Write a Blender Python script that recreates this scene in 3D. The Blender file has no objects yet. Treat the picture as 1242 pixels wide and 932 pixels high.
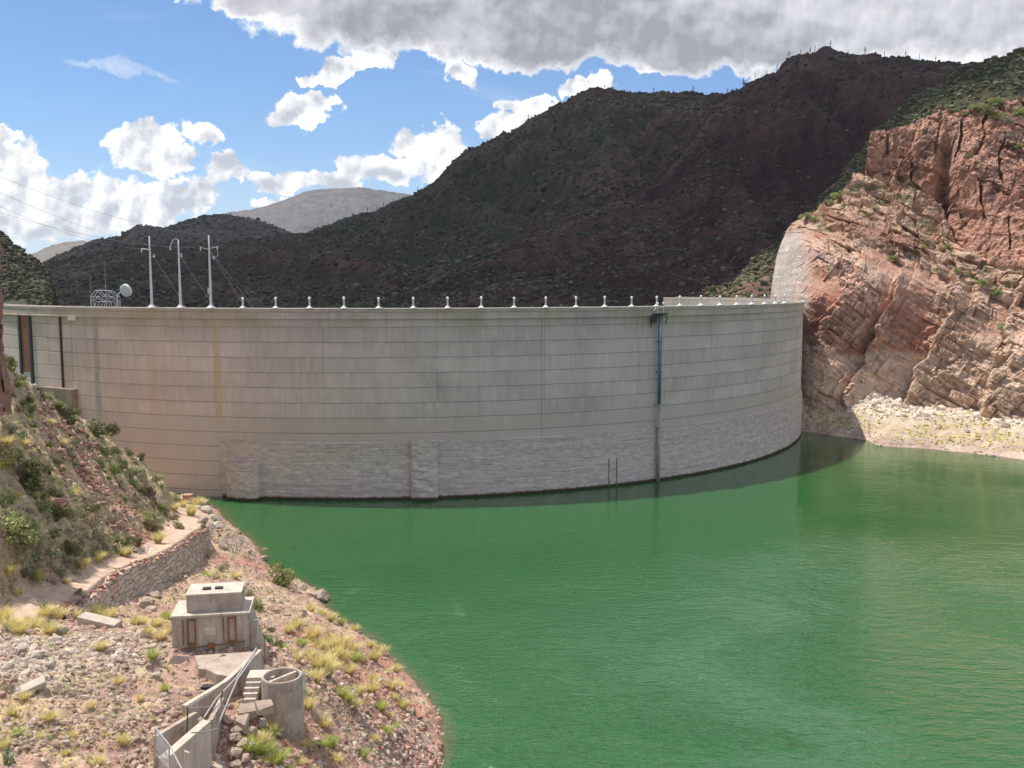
import bpy, math, random
import numpy as np
from mathutils import Vector

# ------------------------------------------------------------------ camera, sky, sun, exposure
SC = bpy.context.scene
COL = SC.collection
F_PX, CX, CY, HC, HOR = 1150.0, 621.0, 466.0, 44.6, 347.0
PITCH = math.atan((CY - HOR) / F_PX)
cP, sP = math.cos(PITCH), math.sin(PITCH)

cam_d = bpy.data.cameras.new("camera")
cam = bpy.data.objects.new("camera", cam_d)
COL.objects.link(cam)
cam_d.sensor_width = 36.0
cam_d.lens = 36.0 * F_PX / 1242.0
cam_d.clip_start = 0.5
cam_d.clip_end = 30000
cam.location = (0, 0, HC)
cam.rotation_euler = (math.pi / 2 - PITCH, 0, 0)
SC.camera = cam
SC.view_settings.view_transform = 'Standard'
SC.view_settings.look = 'None'
SC.view_settings.gamma = 1.0
SC.view_settings.exposure = 0.22
SC.view_settings.use_curve_mapping = False
SC.cycles.max_bounces = 6
SC.cycles.diffuse_bounces = 3
SC.cycles.glossy_bounces = 3
SC.cycles.volume_bounces = 0
SC.cycles.use_denoising = True

SUN_DIR = Vector((-17.0, 7.5, 40.0)).normalized()      # towards the sun
sun_d = bpy.data.lights.new("sun", 'SUN')
sun_d.energy = 4.8
sun_d.angle = math.radians(0.5)
sun_d.color = (1.0, 0.95, 0.87)
sun = bpy.data.objects.new("sun", sun_d)
COL.objects.link(sun)
sun.rotation_euler = (-SUN_DIR).to_track_quat('-Z', 'Y').to_euler()

# ------------------------------------------------------------------ projection helpers (world points from photo measurements)
def ray(px, py):
    x = (px - CX) / F_PX
    u = -(py - CY) / F_PX
    return np.array([x, cP + u * sP, -sP + u * cP])
def PZ(px, py, z):
    d = ray(px, py)
    return np.array([0, 0, HC]) + d * ((z - HC) / d[2])
def PY(px, py, y):
    d = ray(px, py)
    return np.array([0, 0, HC]) + d * (y / d[1])
def proj(x, y, z):
    z = z - HC
    yy = cP * y - sP * z
    zz = sP * y + cP * z
    return CX + F_PX * x / yy, CY - F_PX * zz / yy

# ------------------------------------------------------------------ numpy noise
def _h(ix, iy, iz, seed):
    n = (ix.astype(np.int64) * 374761393 + iy.astype(np.int64) * 668265263 + iz.astype(np.int64) * 2147483647 + seed * 974711) & 0x7fffffff
    n = ((n ^ (n >> 13)) * 1274126177) & 0x7fffffff
    n = ((n ^ (n >> 15)) * 974634777) & 0x7fffffff
    return ((n ^ (n >> 16)) & 0xffffff) / float(0xffffff)
def hash3(x, y, z, seed=0):
    return _h(np.floor(x), np.floor(y), np.floor(z), seed)
def vnoise(x, y, z=None, seed=0):
    x = np.asarray(x, float); y = np.asarray(y, float)
    two = z is None
    xi, yi = np.floor(x), np.floor(y)
    fx, fy = x - xi, y - yi
    fx = fx * fx * fx * (fx * (fx * 6 - 15) + 10); fy = fy * fy * fy * (fy * (fy * 6 - 15) + 10)
    if two:
        z0 = np.zeros_like(xi)
        a = _h(xi, yi, z0, seed); b = _h(xi + 1, yi, z0, seed); c = _h(xi, yi + 1, z0, seed); d = _h(xi + 1, yi + 1, z0, seed)
        return (a + (b - a) * fx) * (1 - fy) + (c + (d - c) * fx) * fy
    z = np.asarray(z, float)
    zi = np.floor(z); fz = z - zi; fz = fz * fz * (3 - 2 * fz)
    r = []
    for k in (0, 1):
        a = _h(xi, yi, zi + k, seed); b = _h(xi + 1, yi, zi + k, seed); c = _h(xi, yi + 1, zi + k, seed); d = _h(xi + 1, yi + 1, zi + k, seed)
        r.append((a + (b - a) * fx) * (1 - fy) + (c + (d - c) * fx) * fy)
    return r[0] * (1 - fz) + r[1] * fz
def fbm(x, y, z=None, octv=5, seed=0, gain=0.5, ridged=False):
    t = 0; a = 1.0; s = 0
    for o in range(octv):
        k = 2.03 ** o
        n = vnoise(x * k + 13.7 * o, y * k - 7.1 * o, None if z is None else z * k + 3.3 * o, seed + o)
        if ridged: n = 1 - np.abs(2 * n - 1)
        t = t + n * a; s += a; a *= gain
    return t / s
def sstep(a, b, x):
    t = np.clip((x - a) / (b - a), 0, 1)
    return t * t * (3 - 2 * t)
def lerp(a, b, t):
    return a + (b - a) * t
def mixc(c1, c2, t):
    return np.asarray(c1) * (1 - t[..., None]) + np.asarray(c2) * t[..., None]

class TPS:
    """smooth surface through scattered control points"""
    def __init__(self, pts, vals, lam=0.0):
        P = np.array(pts, float); self.m = P.mean(0); self.s = P.std()
        P = (P - self.m) / self.s; n = len(P)
        d = np.linalg.norm(P[:, None] - P[None], axis=2)
        K = self._k(d) + lam * np.eye(n)
        A = np.zeros((n + 3, n + 3)); A[:n, :n] = K; A[:n, n] = 1; A[:n, n + 1:] = P; A[n, :n] = 1; A[n + 1:, :n] = P.T
        b = np.zeros(n + 3); b[:n] = vals
        self.P = P; self.w = np.linalg.solve(A, b)
    def _k(self, d):
        return np.where(d > 1e-9, d * d * np.log(np.maximum(d, 1e-9)), 0)
    def __call__(self, x, y):
        x = (np.asarray(x, float) - self.m[0]) / self.s; y = (np.asarray(y, float) - self.m[1]) / self.s
        n = len(self.P); r = self.w[n] + self.w[n + 1] * x + self.w[n + 2] * y
        for i in range(n):
            d2 = (x - self.P[i, 0]) ** 2 + (y - self.P[i, 1]) ** 2
            r = r + self.w[i] * 0.5 * d2 * np.log(np.maximum(d2, 1e-18))
        return r

# ------------------------------------------------------------------ mesh helpers
def tag(o, label=None, cat=None, group=None, kind=None):
    if label: o["label"] = label
    if cat: o["category"] = cat
    if group: o["group"] = group
    if kind: o["kind"] = kind
    return o
def link(o, parent=None):
    COL.objects.link(o)
    if parent: o.parent = parent
    return o
def empty(name, loc=(0, 0, 0), rz=0.0):
    o = bpy.data.objects.new(name, None); COL.objects.link(o)
    o.location = [float(v) for v in loc]; o.rotation_euler = (0, 0, rz); o.empty_display_size = 0.5
    return o
def np_mesh(name, V, Fq, mat, color=None, smooth=False, uv=None, parent=None):
    """V (n,3); Fq (m,k) with k = 3 or 4; color (n,3) per vertex; uv (n,2) per vertex"""
    V = np.asarray(V, np.float32).reshape(-1, 3); Fq = np.asarray(Fq, np.int32)
    me = bpy.data.meshes.new(name)
    k = Fq.shape[1]
    me.vertices.add(len(V)); me.vertices.foreach_set("co", V.ravel())
    me.loops.add(Fq.size); me.loops.foreach_set("vertex_index", Fq.ravel())
    me.polygons.add(len(Fq)); me.polygons.foreach_set("loop_start", np.arange(0, Fq.size, k, dtype=np.int32))
    me.polygons.foreach_set("loop_total", np.full(len(Fq), k, np.int32))
    me.polygons.foreach_set("use_smooth", np.full(len(Fq), smooth, bool))
    me.update(calc_edges=True)
    if color is not None:
        a = me.color_attributes.new("Col", 'FLOAT_COLOR', 'POINT')
        c = np.ones((len(V), 4), np.float32); c[:, :3] = np.asarray(color).reshape(-1, 3)
        a.data.foreach_set("color", c.ravel())
    if uv is not None:
        l = me.uv_layers.new(name="UVMap")
        l.data.foreach_set("uv", np.asarray(uv, np.float32).reshape(-1, 2)[Fq.ravel()].ravel())
    me.materials.append(mat)
    o = bpy.data.objects.new(name, me)
    return link(o, parent)
def grid_faces(n, m, flip=False):
    i = np.arange(n - 1)[:, None] * m + np.arange(m - 1)[None]
    f = np.stack([i, i + 1, i + m + 1, i + m], -1).reshape(-1, 4)
    return f[:, ::-1] if flip else f
class MB:
    def __init__(self): self.v = []; self.f = []
    def quadbox(self, pts8):
        b = len(self.v); self.v += [tuple(p) for p in pts8]
        for q in ((0, 3, 2, 1), (4, 5, 6, 7), (0, 1, 5, 4), (1, 2, 6, 5), (2, 3, 7, 6), (3, 0, 4, 7)): self.f.append(tuple(b + i for i in q))
        return self
    def box(self, x0, x1, y0, y1, z0, z1):
        return self.quadbox([(x0, y0, z0), (x1, y0, z0), (x1, y1, z0), (x0, y1, z0), (x0, y0, z1), (x1, y0, z1), (x1, y1, z1), (x0, y1, z1)])
    def tube(self, pts, r, n=8, r1=None, cap=True):
        pts = [Vector(p) for p in pts]; b = len(self.v); m = len(pts)
        r1 = r if r1 is None else r1
        for i, p in enumerate(pts):
            t = (pts[min(i + 1, m - 1)] - pts[max(i - 1, 0)]).normalized()
            a = t.cross(Vector((0, 0, 1)))
            if a.length < 1e-3: a = Vector((1, 0, 0))
            a.normalize(); c = t.cross(a)
            rr = r + (r1 - r) * i / max(1, m - 1)
            for k in range(n):
                th = 2 * math.pi * k / n
                self.v.append(tuple(p + a * math.cos(th) * rr + c * math.sin(th) * rr))
        for i in range(m - 1):
            for k in range(n):
                self.f.append((b + i * n + k, b + i * n + (k + 1) % n, b + (i + 1) * n + (k + 1) % n, b + (i + 1) * n + k))
        if cap:
            self.f.append(tuple(b + k for k in range(n))[::-1]); self.f.append(tuple(b + (m - 1) * n + k for k in range(n)))
        return self
    def lathe(self, prof, n=24, c=(0, 0, 0)):
        b = len(self.v); m = len(prof)
        for r, z in prof:
            for k in range(n):
                th = 2 * math.pi * k / n
                self.v.append((c[0] + r * math.cos(th), c[1] + r * math.sin(th), c[2] + z))
        for i in range(m - 1):
            for k in range(n):
                self.f.append((b + i * n + k, b + i * n + (k + 1) % n, b + (i + 1) * n + (k + 1) % n, b + (i + 1) * n + k))
        return self
    def build(self, name, mat, parent=None, smooth=False, bevel=0, disp=0, seed=0):
        me = bpy.data.meshes.new(name); me.from_pydata([tuple(float(c) for c in v) for v in self.v], [], self.f); me.update()
        me.materials.append(mat)
        if smooth:
            me.polygons.foreach_set("use_smooth", [True] * len(me.polygons))
        o = link(bpy.data.objects.new(name, me), parent)
        if bevel:
            md = o.modifiers.new("bevel", 'BEVEL'); md.width = bevel; md.segments = 2; md.limit_method = 'ANGLE'
        return o

# ------------------------------------------------------------------ material helpers
class NT:
    def __init__(self, tree): self.t = tree; self.n = tree.nodes; self.l = tree.links
    def node(self, typ, **kw):
        nd = self.n.new(typ)
        for k, v in kw.items(): setattr(nd, k, v)
        return nd
    def set(self, sock, v):
        if isinstance(v, bpy.types.NodeSocket): self.l.new(v, sock)
        elif isinstance(v, (tuple, list)):
            v = list(v)
            if sock.type == 'RGBA' and len(v) == 3: v.append(1)
            sock.default_value = v
        else: sock.default_value = v
    def math(self, op, a, b=0.0, c=None, clamp=False):
        nd = self.node('ShaderNodeMath', operation=op, use_clamp=clamp)
        self.set(nd.inputs[0], a); self.set(nd.inputs[1], b)
        if c is not None: self.set(nd.inputs[2], c)
        return nd.outputs[0]
    def vmath(self, op, a, b=(0, 0, 0), out=0):
        nd = self.node('ShaderNodeVectorMath', operation=op)
        self.set(nd.inputs[0], a)
        if op == 'SCALE': self.set(nd.inputs[3], b)
        else: self.set(nd.inputs[1], b)
        return nd.outputs[out]
    def mr(self, v, a, b, c=0.0, d=1.0, smooth=False):
        nd = self.node('ShaderNodeMapRange'); nd.interpolation_type = 'SMOOTHSTEP' if smooth else 'LINEAR'
        for i, x in enumerate((v, a, b, c, d)): self.set(nd.inputs[i], x)
        return nd.outputs[0]
    def mix(self, f, a, b, blend='MIX'):
        nd = self.node('ShaderNodeMix', data_type='RGBA', blend_type=blend)
        self.set(nd.inputs[0], f); self.set(nd.inputs[6], a); self.set(nd.inputs[7], b)
        return nd.outputs[2]
    def noise(self, vec, scale, detail=4, rough=0.55, dist=0.0, dim='3D'):
        nd = self.node('ShaderNodeTexNoise', noise_dimensions=dim)
        if vec is not None: self.set(nd.inputs['Vector'], vec)
        nd.inputs['Scale'].default_value = scale; nd.inputs['Detail'].default_value = detail
        nd.inputs['Roughness'].default_value = rough; nd.inputs['Distortion'].default_value = dist
        return nd.outputs[0]
    def voro(self, vec, scale, feature='F1', out='Distance'):
        nd = self.node('ShaderNodeTexVoronoi', feature=feature)
        self.set(nd.inputs['Vector'], vec); nd.inputs['Scale'].default_value = scale
        return nd.outputs[out]
    def white(self, vec, out=0):
        nd = self.node('ShaderNodeTexWhiteNoise', noise_dimensions='3D'); self.set(nd.inputs['Vector'], vec); return nd.outputs[out]
    def comb(self, x, y, z):
        nd = self.node('ShaderNodeCombineXYZ')
        for i, v in enumerate((x, y, z)): self.set(nd.inputs[i], v)
        return nd.outputs[0]
    def sep(self, v):
        nd = self.node('ShaderNodeSeparateXYZ'); self.set(nd.inputs[0], v); return nd.outputs
    def pos(self): return self.node('ShaderNodeNewGeometry').outputs['Position']
    def obj(self): return self.node('ShaderNodeTexCoord').outputs['Object']
    def bump(self, h, strength=0.5, dist=0.1):
        nd = self.node('ShaderNodeBump'); nd.inputs['Strength'].default_value = strength; nd.inputs['Distance'].default_value = dist
        self.set(nd.inputs['Height'], h); return nd.outputs[0]
def new_mat(name):
    m = bpy.data.materials.new(name); m.use_nodes = True
    nt = NT(m.node_tree); b = m.node_tree.nodes['Principled BSDF']
    b.inputs['Roughness'].default_value = 0.9
    b.inputs['Specular IOR Level'].default_value = 0.2
    return m, nt, b
def simple(name, col, rough=0.8, var=0.25, scale=3.0, col2=None, metal=0.0, bump=0.0, spec=0.25):
    m, nt, b = new_mat(name)
    n = nt.noise(nt.obj(), scale, 5, 0.65)
    f = nt.mr(n, 0.35, 0.65)
    c2 = col2 if col2 else tuple(v * (1 - var) for v in col)
    nt.set(b.inputs['Base Color'], nt.mix(f, col, c2))
    b.inputs['Roughness'].default_value = rough; b.inputs['Metallic'].default_value = metal
    b.inputs['Specular IOR Level'].default_value = spec
    if bump: nt.set(b.inputs['Normal'], nt.bump(nt.noise(nt.obj(), scale * 6, 6, 0.7), bump, 0.05))
    return m
def vcol_mat(name, fine=2.0, fine2=0.4, amt=0.35, bump=0.5, bdist=0.15, rough=0.95, detail=8):
    """per vertex colour of the ground or rock itself, broken up by noise at two scales"""
    m, nt, b = new_mat(name)
    at = nt.node('ShaderNodeAttribute', attribute_name='Col').outputs['Color']
    p = nt.pos()
    n1 = nt.noise(p, fine, detail, 0.7); n2 = nt.noise(p, fine2, 5, 0.6)
    k = nt.math('ADD', nt.mr(n1, 0.3, 0.7, 1 - amt, 1 + amt), nt.mr(n2, 0.3, 0.7, -amt * 0.5, amt * 0.5))
    c = nt.vmath('MULTIPLY', at, nt.comb(k, k, k))
    nt.set(b.inputs['Base Color'], c)
    b.inputs['Roughness'].default_value = rough
    if bump: nt.set(b.inputs['Normal'], nt.bump(n1, bump, bdist))
    return m

# ------------------------------------------------------------------ world: Nishita sky with broken cumulus
def build_world():
    w = bpy.data.worlds.new("World"); SC.world = w; w.use_nodes = True
    nt = NT(w.node_tree); n = w.node_tree.nodes; n.clear()
    out = n.new('ShaderNodeOutputWorld'); bg = n.new('ShaderNodeBackground')
    sky = n.new('ShaderNodeTexSky'); sky.sky_type = 'NISHITA'; sky.sun_disc = False
    sky.sun_elevation = math.asin(SUN_DIR.z)
    sky.sun_rotation = math.atan2(SUN_DIR.x, SUN_DIR.y)
    sky.altitude = 600; sky.air_density = 1.0; sky.dust_density = 0.4; sky.ozone_density = 2.5
    d = nt.vmath('NORMALIZE', nt.node('ShaderNodeTexCoord').outputs['Generated'])
    x, y, z = nt.sep(d)[0:3]
    yy = nt.math('MAXIMUM', y, 0.02)
    u = nt.math('DIVIDE', x, yy); v = nt.math('DIVIDE', z, yy)
    P = nt.comb(u, v, 0.0)
    # billow warp
    w1 = nt.node('ShaderNodeTexNoise', noise_dimensions='2D'); nt.set(w1.inputs['Vector'], P)
    w1.inputs['Scale'].default_value = 14; w1.inputs['Detail'].default_value = 5; w1.inputs['Roughness'].default_value = 0.6
    off = nt.vmath('SCALE', nt.vmath('SUBTRACT', w1.outputs['Color'], (0.5, 0.5, 0.5)), 0.065)
    Pw = nt.vmath('ADD', P, off)
    Pw = nt.vmath('MULTIPLY', Pw, (1, 1, 0))
    def uv_of(px, py):
        r = ray(px, py); return r[0] / r[1], r[2] / r[1]
    # (px, py, rx, ry) as measured on the photograph: where each cloud stands in the sky
    small = [(375, 137, 40, 22), (395, 126, 26, 17), (352, 146, 22, 12), (565, 101, 31, 14), (556, 95, 18, 14), (700, 104, 44, 16), (725, 98, 24, 13), (615, 146, 52, 19), (650, 138, 28, 15),
             (432, 82, 52, 18), (385, 93, 34, 10), (460, 72, 26, 22), (170, 168, 55, 26), (190, 188, 60, 22), (250, 168, 27, 21), (270, 210, 42, 17), (0, 190, 68, 30), (30, 200, 34, 26), (8, 160, 18, 14),
             (110, 232, 70, 28), (50, 262, 95, 34), (160, 255, 95, 34), (205, 240, 60, 30), (425, 200, 32, 22), (515, 172, 46, 25), (540, 190, 42, 25), (470, 208, 66, 24), (340, 220, 46, 15),
             (400, 222, 60, 15), (565, 215, 60, 25), (330, 243, 20, 10), (800, 84, 26, 14), (920, 84, 30, 18), (640, 122, 36, 12), (0, 250, 80, 60), (930, 100, 30, 14)]
    bank = [(760, 0, 430, 72), (1080, 15, 330, 78), (560, 20, 240, 50), (380, -5, 150, 32), (640, 45, 160, 36), (900, 55, 200, 38), (240, -8, 40, 12), (1300, 20, 300, 70)]
    def field(lst, src, shr=1.0):
        cur = None
        for px, py, rx, ry in lst:
            cu, cv = uv_of(px, py)
            q = nt.vmath('MULTIPLY', nt.vmath('SUBTRACT', src, (cu, cv, 0)), (F_PX / rx / shr, F_PX / ry / shr, 0))
            dd = nt.vmath('DOT_PRODUCT', q, q, out=1)
            e = nt.math('SUBTRACT', 1.0, dd)
            cur = e if cur is None else nt.math('SMOOTH_MAX', cur, e, 0.25)
        return cur
    fs = field(small, Pw, 0.88); fb = field(bank, Pw)
    nz = nt.noise(P, 42, 6, 0.52, dim='2D'); nz2 = nt.noise(nt.vmath('ADD', P, (-0.004, 0.008, 0)), 42, 4, 0.5, dim='2D')
    nl = nt.noise(P, 16, 5, 0.6, dim='2D'); nl2 = nt.noise(nt.vmath('ADD', P, (-0.01, 0.02, 0)), 16, 4, 0.5, dim='2D')
    ds = nt.math('ADD', fs, nt.mr(nz, 0.3, 0.7, -0.5, 0.45))
    db = nt.math('ADD', fb, nt.mr(nl, 0.3, 0.7, -0.3, 0.3))
    db = nt.math('ADD', db, nt.mr(nz, 0.3, 0.7, -0.15, 0.15))
    a_s = nt.mr(ds, -0.1, 0.3, smooth=True); a_b = nt.mr(db, -0.1, 0.22, smooth=True)
    # brightness: relief of the billows, lower for the thick base of the bank
    rel = nt.math('ADD', nt.math('MULTIPLY', nt.math('SUBTRACT', nz, nz2), 1.1), nt.math('MULTIPLY', nt.math('SUBTRACT', nl, nl2), 1.5))
    Ls = nt.math('ADD', nt.mr(ds, 0.0, 1.5, 0.95, 0.80), rel)
    Ls = nt.math('MINIMUM', nt.math('MAXIMUM', Ls, 0.58), 1.05)
    Lb = nt.math('ADD', nt.math('ADD', nt.mr(db, -0.05, 0.6, 1.0, 0.44), nt.mr(nt.noise(P, 5.5, 3, .5, dim='2D'), .35, .65, -.07, .16)), nt.math('MULTIPLY', rel, 0.3))
    Lb = nt.math('MINIMUM', nt.math('MAXIMUM', Lb, 0.34), 1.0)
    tint = nt.mix(nt.mr(Ls, 0.5, 0.95), (0.86, 0.93, 1.06), (1.0, 1.0, 0.99))
    cs = nt.vmath('MULTIPLY', tint, nt.comb(Ls, Ls, Ls))
    cb = nt.vmath('MULTIPLY', nt.mix(nt.mr(Lb, 0.35, 0.9), (0.95, 0.97, 1.1), (1.0, 1.0, 1.0)), nt.comb(Lb, Lb, Lb))
    skyc = nt.vmath('MULTIPLY', sky.outputs[0], (0.115 * 0.74, 0.115 * 0.90, 0.115 * 1.06))
    # pale haze low in the sky
    elev = z
    skyc = nt.mix(nt.mr(elev, 0.0, 0.14, 0.5, 0.0, smooth=True), skyc, (0.62, 0.72, 0.86))
    # wisps of cirrus
    rotv = nt.comb(nt.math('ADD', nt.math('MULTIPLY', u, 3.0), nt.math('MULTIPLY', v, 2.2)), nt.math('SUBTRACT', nt.math('MULTIPLY', v, 20.0), nt.math('MULTIPLY', u, -5.0)), 3.0)
    ci = nt.noise(rotv, 1.2, 6, 0.6, 0.6)
    cif = nt.mr(ci, 0.56, 0.8, 0.0, 0.45, smooth=True)
    skyc = nt.mix(cif, skyc, (0.8, 0.86, 0.95))
    # thin streak upper left
    cu, cv = uv_of(148, 84)
    a = math.radians(-16)
    q = nt.vmath('SUBTRACT', Pw, (cu, cv, 0)); qs = nt.sep(q)
    q1 = nt.math('ADD', nt.math('MULTIPLY', qs[0], math.cos(a)), nt.math('MULTIPLY', qs[1], math.sin(a)))
    q2 = nt.math('SUBTRACT', nt.math('MULTIPLY', qs[1], math.cos(a)), nt.math('MULTIPLY', qs[0], math.sin(a)))
    st = nt.math('ADD', nt.math('POWER', nt.math('ABSOLUTE', nt.math('DIVIDE', q1, 85 / F_PX)), 2.0), nt.math('POWER', nt.math('ABSOLUTE', nt.math('DIVIDE', q2, 9 / F_PX)), 2.0))
    skyc = nt.mix(nt.math('MULTIPLY', nt.mr(st, 1.0, 0.0, 0.0, 0.5, smooth=True), nt.mr(nz, 0.35, 0.6, 0.5, 1.0)), skyc, (0.82, 0.87, 0.95))
    c = nt.mix(a_s, skyc, cs)
    c = nt.mix(a_b, c, cb)
    # clouds overhead and behind the camera: a broken layer 1500 m up
    zz = nt.math('MAXIMUM', z, 0.08)
    pl = nt.comb(nt.math('DIVIDE', x, zz), nt.math('DIVIDE', y, zz), 0.0)
    on = nt.noise(pl, 1.15, 7, 0.55, 0.3)
    on = nt.math('ADD', on, nt.mr(y, 0.3, 0.8, 0.0, 0.07))
    ov = nt.mr(on, 0.47, 0.56, smooth=True)
    ol = nt.mr(on, 0.5, 0.76, 1.15, 0.5)
    ol = nt.math('MULTIPLY', ol, nt.mr(y, 0.35, 0.8, 1.0, 1.75))
    oc = nt.comb(ol, ol, nt.math('MULTIPLY', ol, 1.03))
    # this layer takes over above the frame and behind the camera
    vis = nt.math('MAXIMUM', nt.mr(v, 0.29, 0.36), nt.mr(y, 0.45, 0.3))
    full = nt.mix(ov, skyc, oc)
    c = nt.mix(vis, c, full)
    # below the horizon
    c = nt.mix(nt.mr(z, 0.0, -0.03), c, (0.16, 0.13, 0.1))
    nt.l.new(nt.vmath('SCALE', c, 1 / 0.115), bg.inputs[0]); bg.inputs[1].default_value = 0.115
    nt.l.new(bg.outputs[0], out.inputs[0])
build_world()

# ================================================================== LARGE STRUCTURE
DC = (-36.0, 325.0); DR = 130.0                     # arch dam: plan centre and radius of the upstream face
def dam_pt(th, z=0.0, r=DR):
    return (DC[0] + r * math.cos(th), DC[1] + r * math.sin(th), z)
def dam_th(px, z=40.0):
    """angle on the arch whose point at height z is seen at column px"""
    ths = np.radians(np.linspace(-165, -22, 3000))
    X = proj(DC[0] + DR * np.cos(ths), DC[1] + DR * np.sin(ths), z)[0]
    k = np.argmin(np.abs(X - px)); return float(ths[k])

# ---- materials of the ground
M_ground = vcol_mat("stony_soil", fine=1.6, fine2=0.25, amt=0.32, bump=0.7, bdist=0.25)
M_cliff = vcol_mat("layered_rock", fine=0.8, fine2=0.12, amt=0.28, bump=0.8, bdist=0.8)
M_mount = vcol_mat("mountain_rock", fine=0.14, fine2=0.02, amt=0.5, bump=1.0, bdist=7.0, detail=10)

def polar_hill(name, sil, Rr, base, r0, noise_amp, freq, colf, seed, back=0.35, n_r=150, da=0.0011, prof=1.0, jit=0.0, spur=0.0, slant=0.0, spw=110.0):
    """a ridge that really stands at distance Rr: heights on a polar grid about the view point"""
    sil = np.array(sil, float)
    d = np.array([ray(a, b) for a, b in sil]); A = np.arctan2(d[:, 0], d[:, 1]); T = d[:, 2] / np.hypot(d[:, 0], d[:, 1])
    Rk = np.array(Rr(sil[:, 0]) if callable(Rr) else np.full(len(sil), Rr), float)
    a = np.arange(A[0], A[-1], da)
    t = np.interp(a, A, T); R = np.interp(a, A, Rk); r0v = r0(a) if callable(r0) else np.full_like(a, r0)
    t = t + jit * (fbm(a * 90, a * 0 + seed, octv=4, seed=seed) - 0.5)
    s = np.concatenate([np.linspace(0, 1, n_r), 1 + back * np.linspace(0.02, 1, n_r // 6) ** 1.3])
    S, AA = np.meshgrid(s, a, indexing='ij')
    RR = r0v[None] + (R - r0v)[None] * S
    zr = HC + R * t
    g = np.where(S <= 1, np.clip(S, 0, 1) ** prof, 1 - 0.55 * (S - 1) / back)
    X = RR * np.sin(AA); Y = RR * np.cos(AA)
    Z = base + (zr[None] - base) * g
    hgt = np.maximum(zr - base, 1)[None]
    # gullies and spurs: they start below the ridge
    wx = X + 60 * fbm(X * freq * 0.7, Y * freq * 0.7, octv=3, seed=seed + 50); wy = Y + 60 * fbm(X * freq * .7 + 9, Y * freq * .7, octv=3, seed=seed + 60)
    rn = fbm(wx * freq, wy * freq, octv=6, seed=seed, ridged=True, gain=0.52) - 0.55
    env = np.clip(4.5 * np.clip(S, 0, 1) * np.clip(1 - S, 0, 1), 0, 1) * 0.9 + 0.06
    Z = Z + rn * noise_amp * hgt * env
    if spur:
        cc = (AA * 900 + slant * (1 - S) * 260 + 70 * (fbm(X * .006, Y * .006, octv=4, seed=seed + 70) - .5)) / spw
        sp = fbm(cc, S * 1.1 + 3, octv=3, seed=seed + 71, ridged=True, gain=.45) - .55
        Z = Z + sp * spur * hgt * env; rn = rn * .5 + sp * .8
    # ledges
    q = (Z + 9 * fbm(X * 0.01, Y * 0.01, octv=3, seed=seed + 3)) / 17.0
    led = (q - np.floor(q)); led = np.floor(q) + sstep(0.25, 0.75, led)
    Z = lerp(Z, led * 17.0 - 4, 0.28 * sstep(0.3, 0.9, S) * (fbm(X * .008, Y * .008, octv=3, seed=seed + 8) > 0.5))
    Z = Z + (fbm(X * 0.05, Y * 0.05, octv=5, seed=seed + 21, ridged=True, gain=.6) - 0.5) * 11.0 * (.3 + .7 * sstep(0, .12, np.abs(1 - S))) * np.clip(RR / 1000, 0.4, 3)
    cap = HC + RR * (t[None] - 0.0025 - 0.05 * (1 - np.clip(S, 0, 1)) ** 1.5); Z = np.where((S < 0.985) & (Z > cap), cap + (Z - cap) * .06, Z)
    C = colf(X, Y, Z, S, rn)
    V = np.stack([X, Y, Z], -1)
    o = np_mesh(name, V, grid_faces(*X.shape, flip=True), M_mount, C.reshape(-1, 3), smooth=True)
    return o, X, Y, Z, S, C

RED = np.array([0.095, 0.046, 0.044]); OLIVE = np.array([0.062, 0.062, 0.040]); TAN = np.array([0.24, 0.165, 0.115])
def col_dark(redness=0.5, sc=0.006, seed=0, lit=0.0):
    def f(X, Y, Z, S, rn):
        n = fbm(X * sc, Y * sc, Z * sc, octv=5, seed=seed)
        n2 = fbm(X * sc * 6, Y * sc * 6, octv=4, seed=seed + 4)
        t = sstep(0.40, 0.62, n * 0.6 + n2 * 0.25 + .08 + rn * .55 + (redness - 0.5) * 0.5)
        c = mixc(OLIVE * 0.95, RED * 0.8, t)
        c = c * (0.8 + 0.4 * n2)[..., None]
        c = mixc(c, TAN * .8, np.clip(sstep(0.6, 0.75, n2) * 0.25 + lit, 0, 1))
        c = mixc(c, np.array([.15, .092, .075]), sstep(.10, .26, rn + (n2 - .5) * .3) * .6)  # spur crests painted lighter, standing in for relief shading
        c = mixc(c, np.array([.045, .052, .03]), sstep(-.06, -.22, rn) * .7)  # gullies: plant green, also darkened in colour in place of relief shade
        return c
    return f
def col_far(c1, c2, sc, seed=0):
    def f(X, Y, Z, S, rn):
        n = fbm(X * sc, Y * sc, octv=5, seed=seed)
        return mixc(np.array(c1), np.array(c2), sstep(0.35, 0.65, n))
    return f

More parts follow.
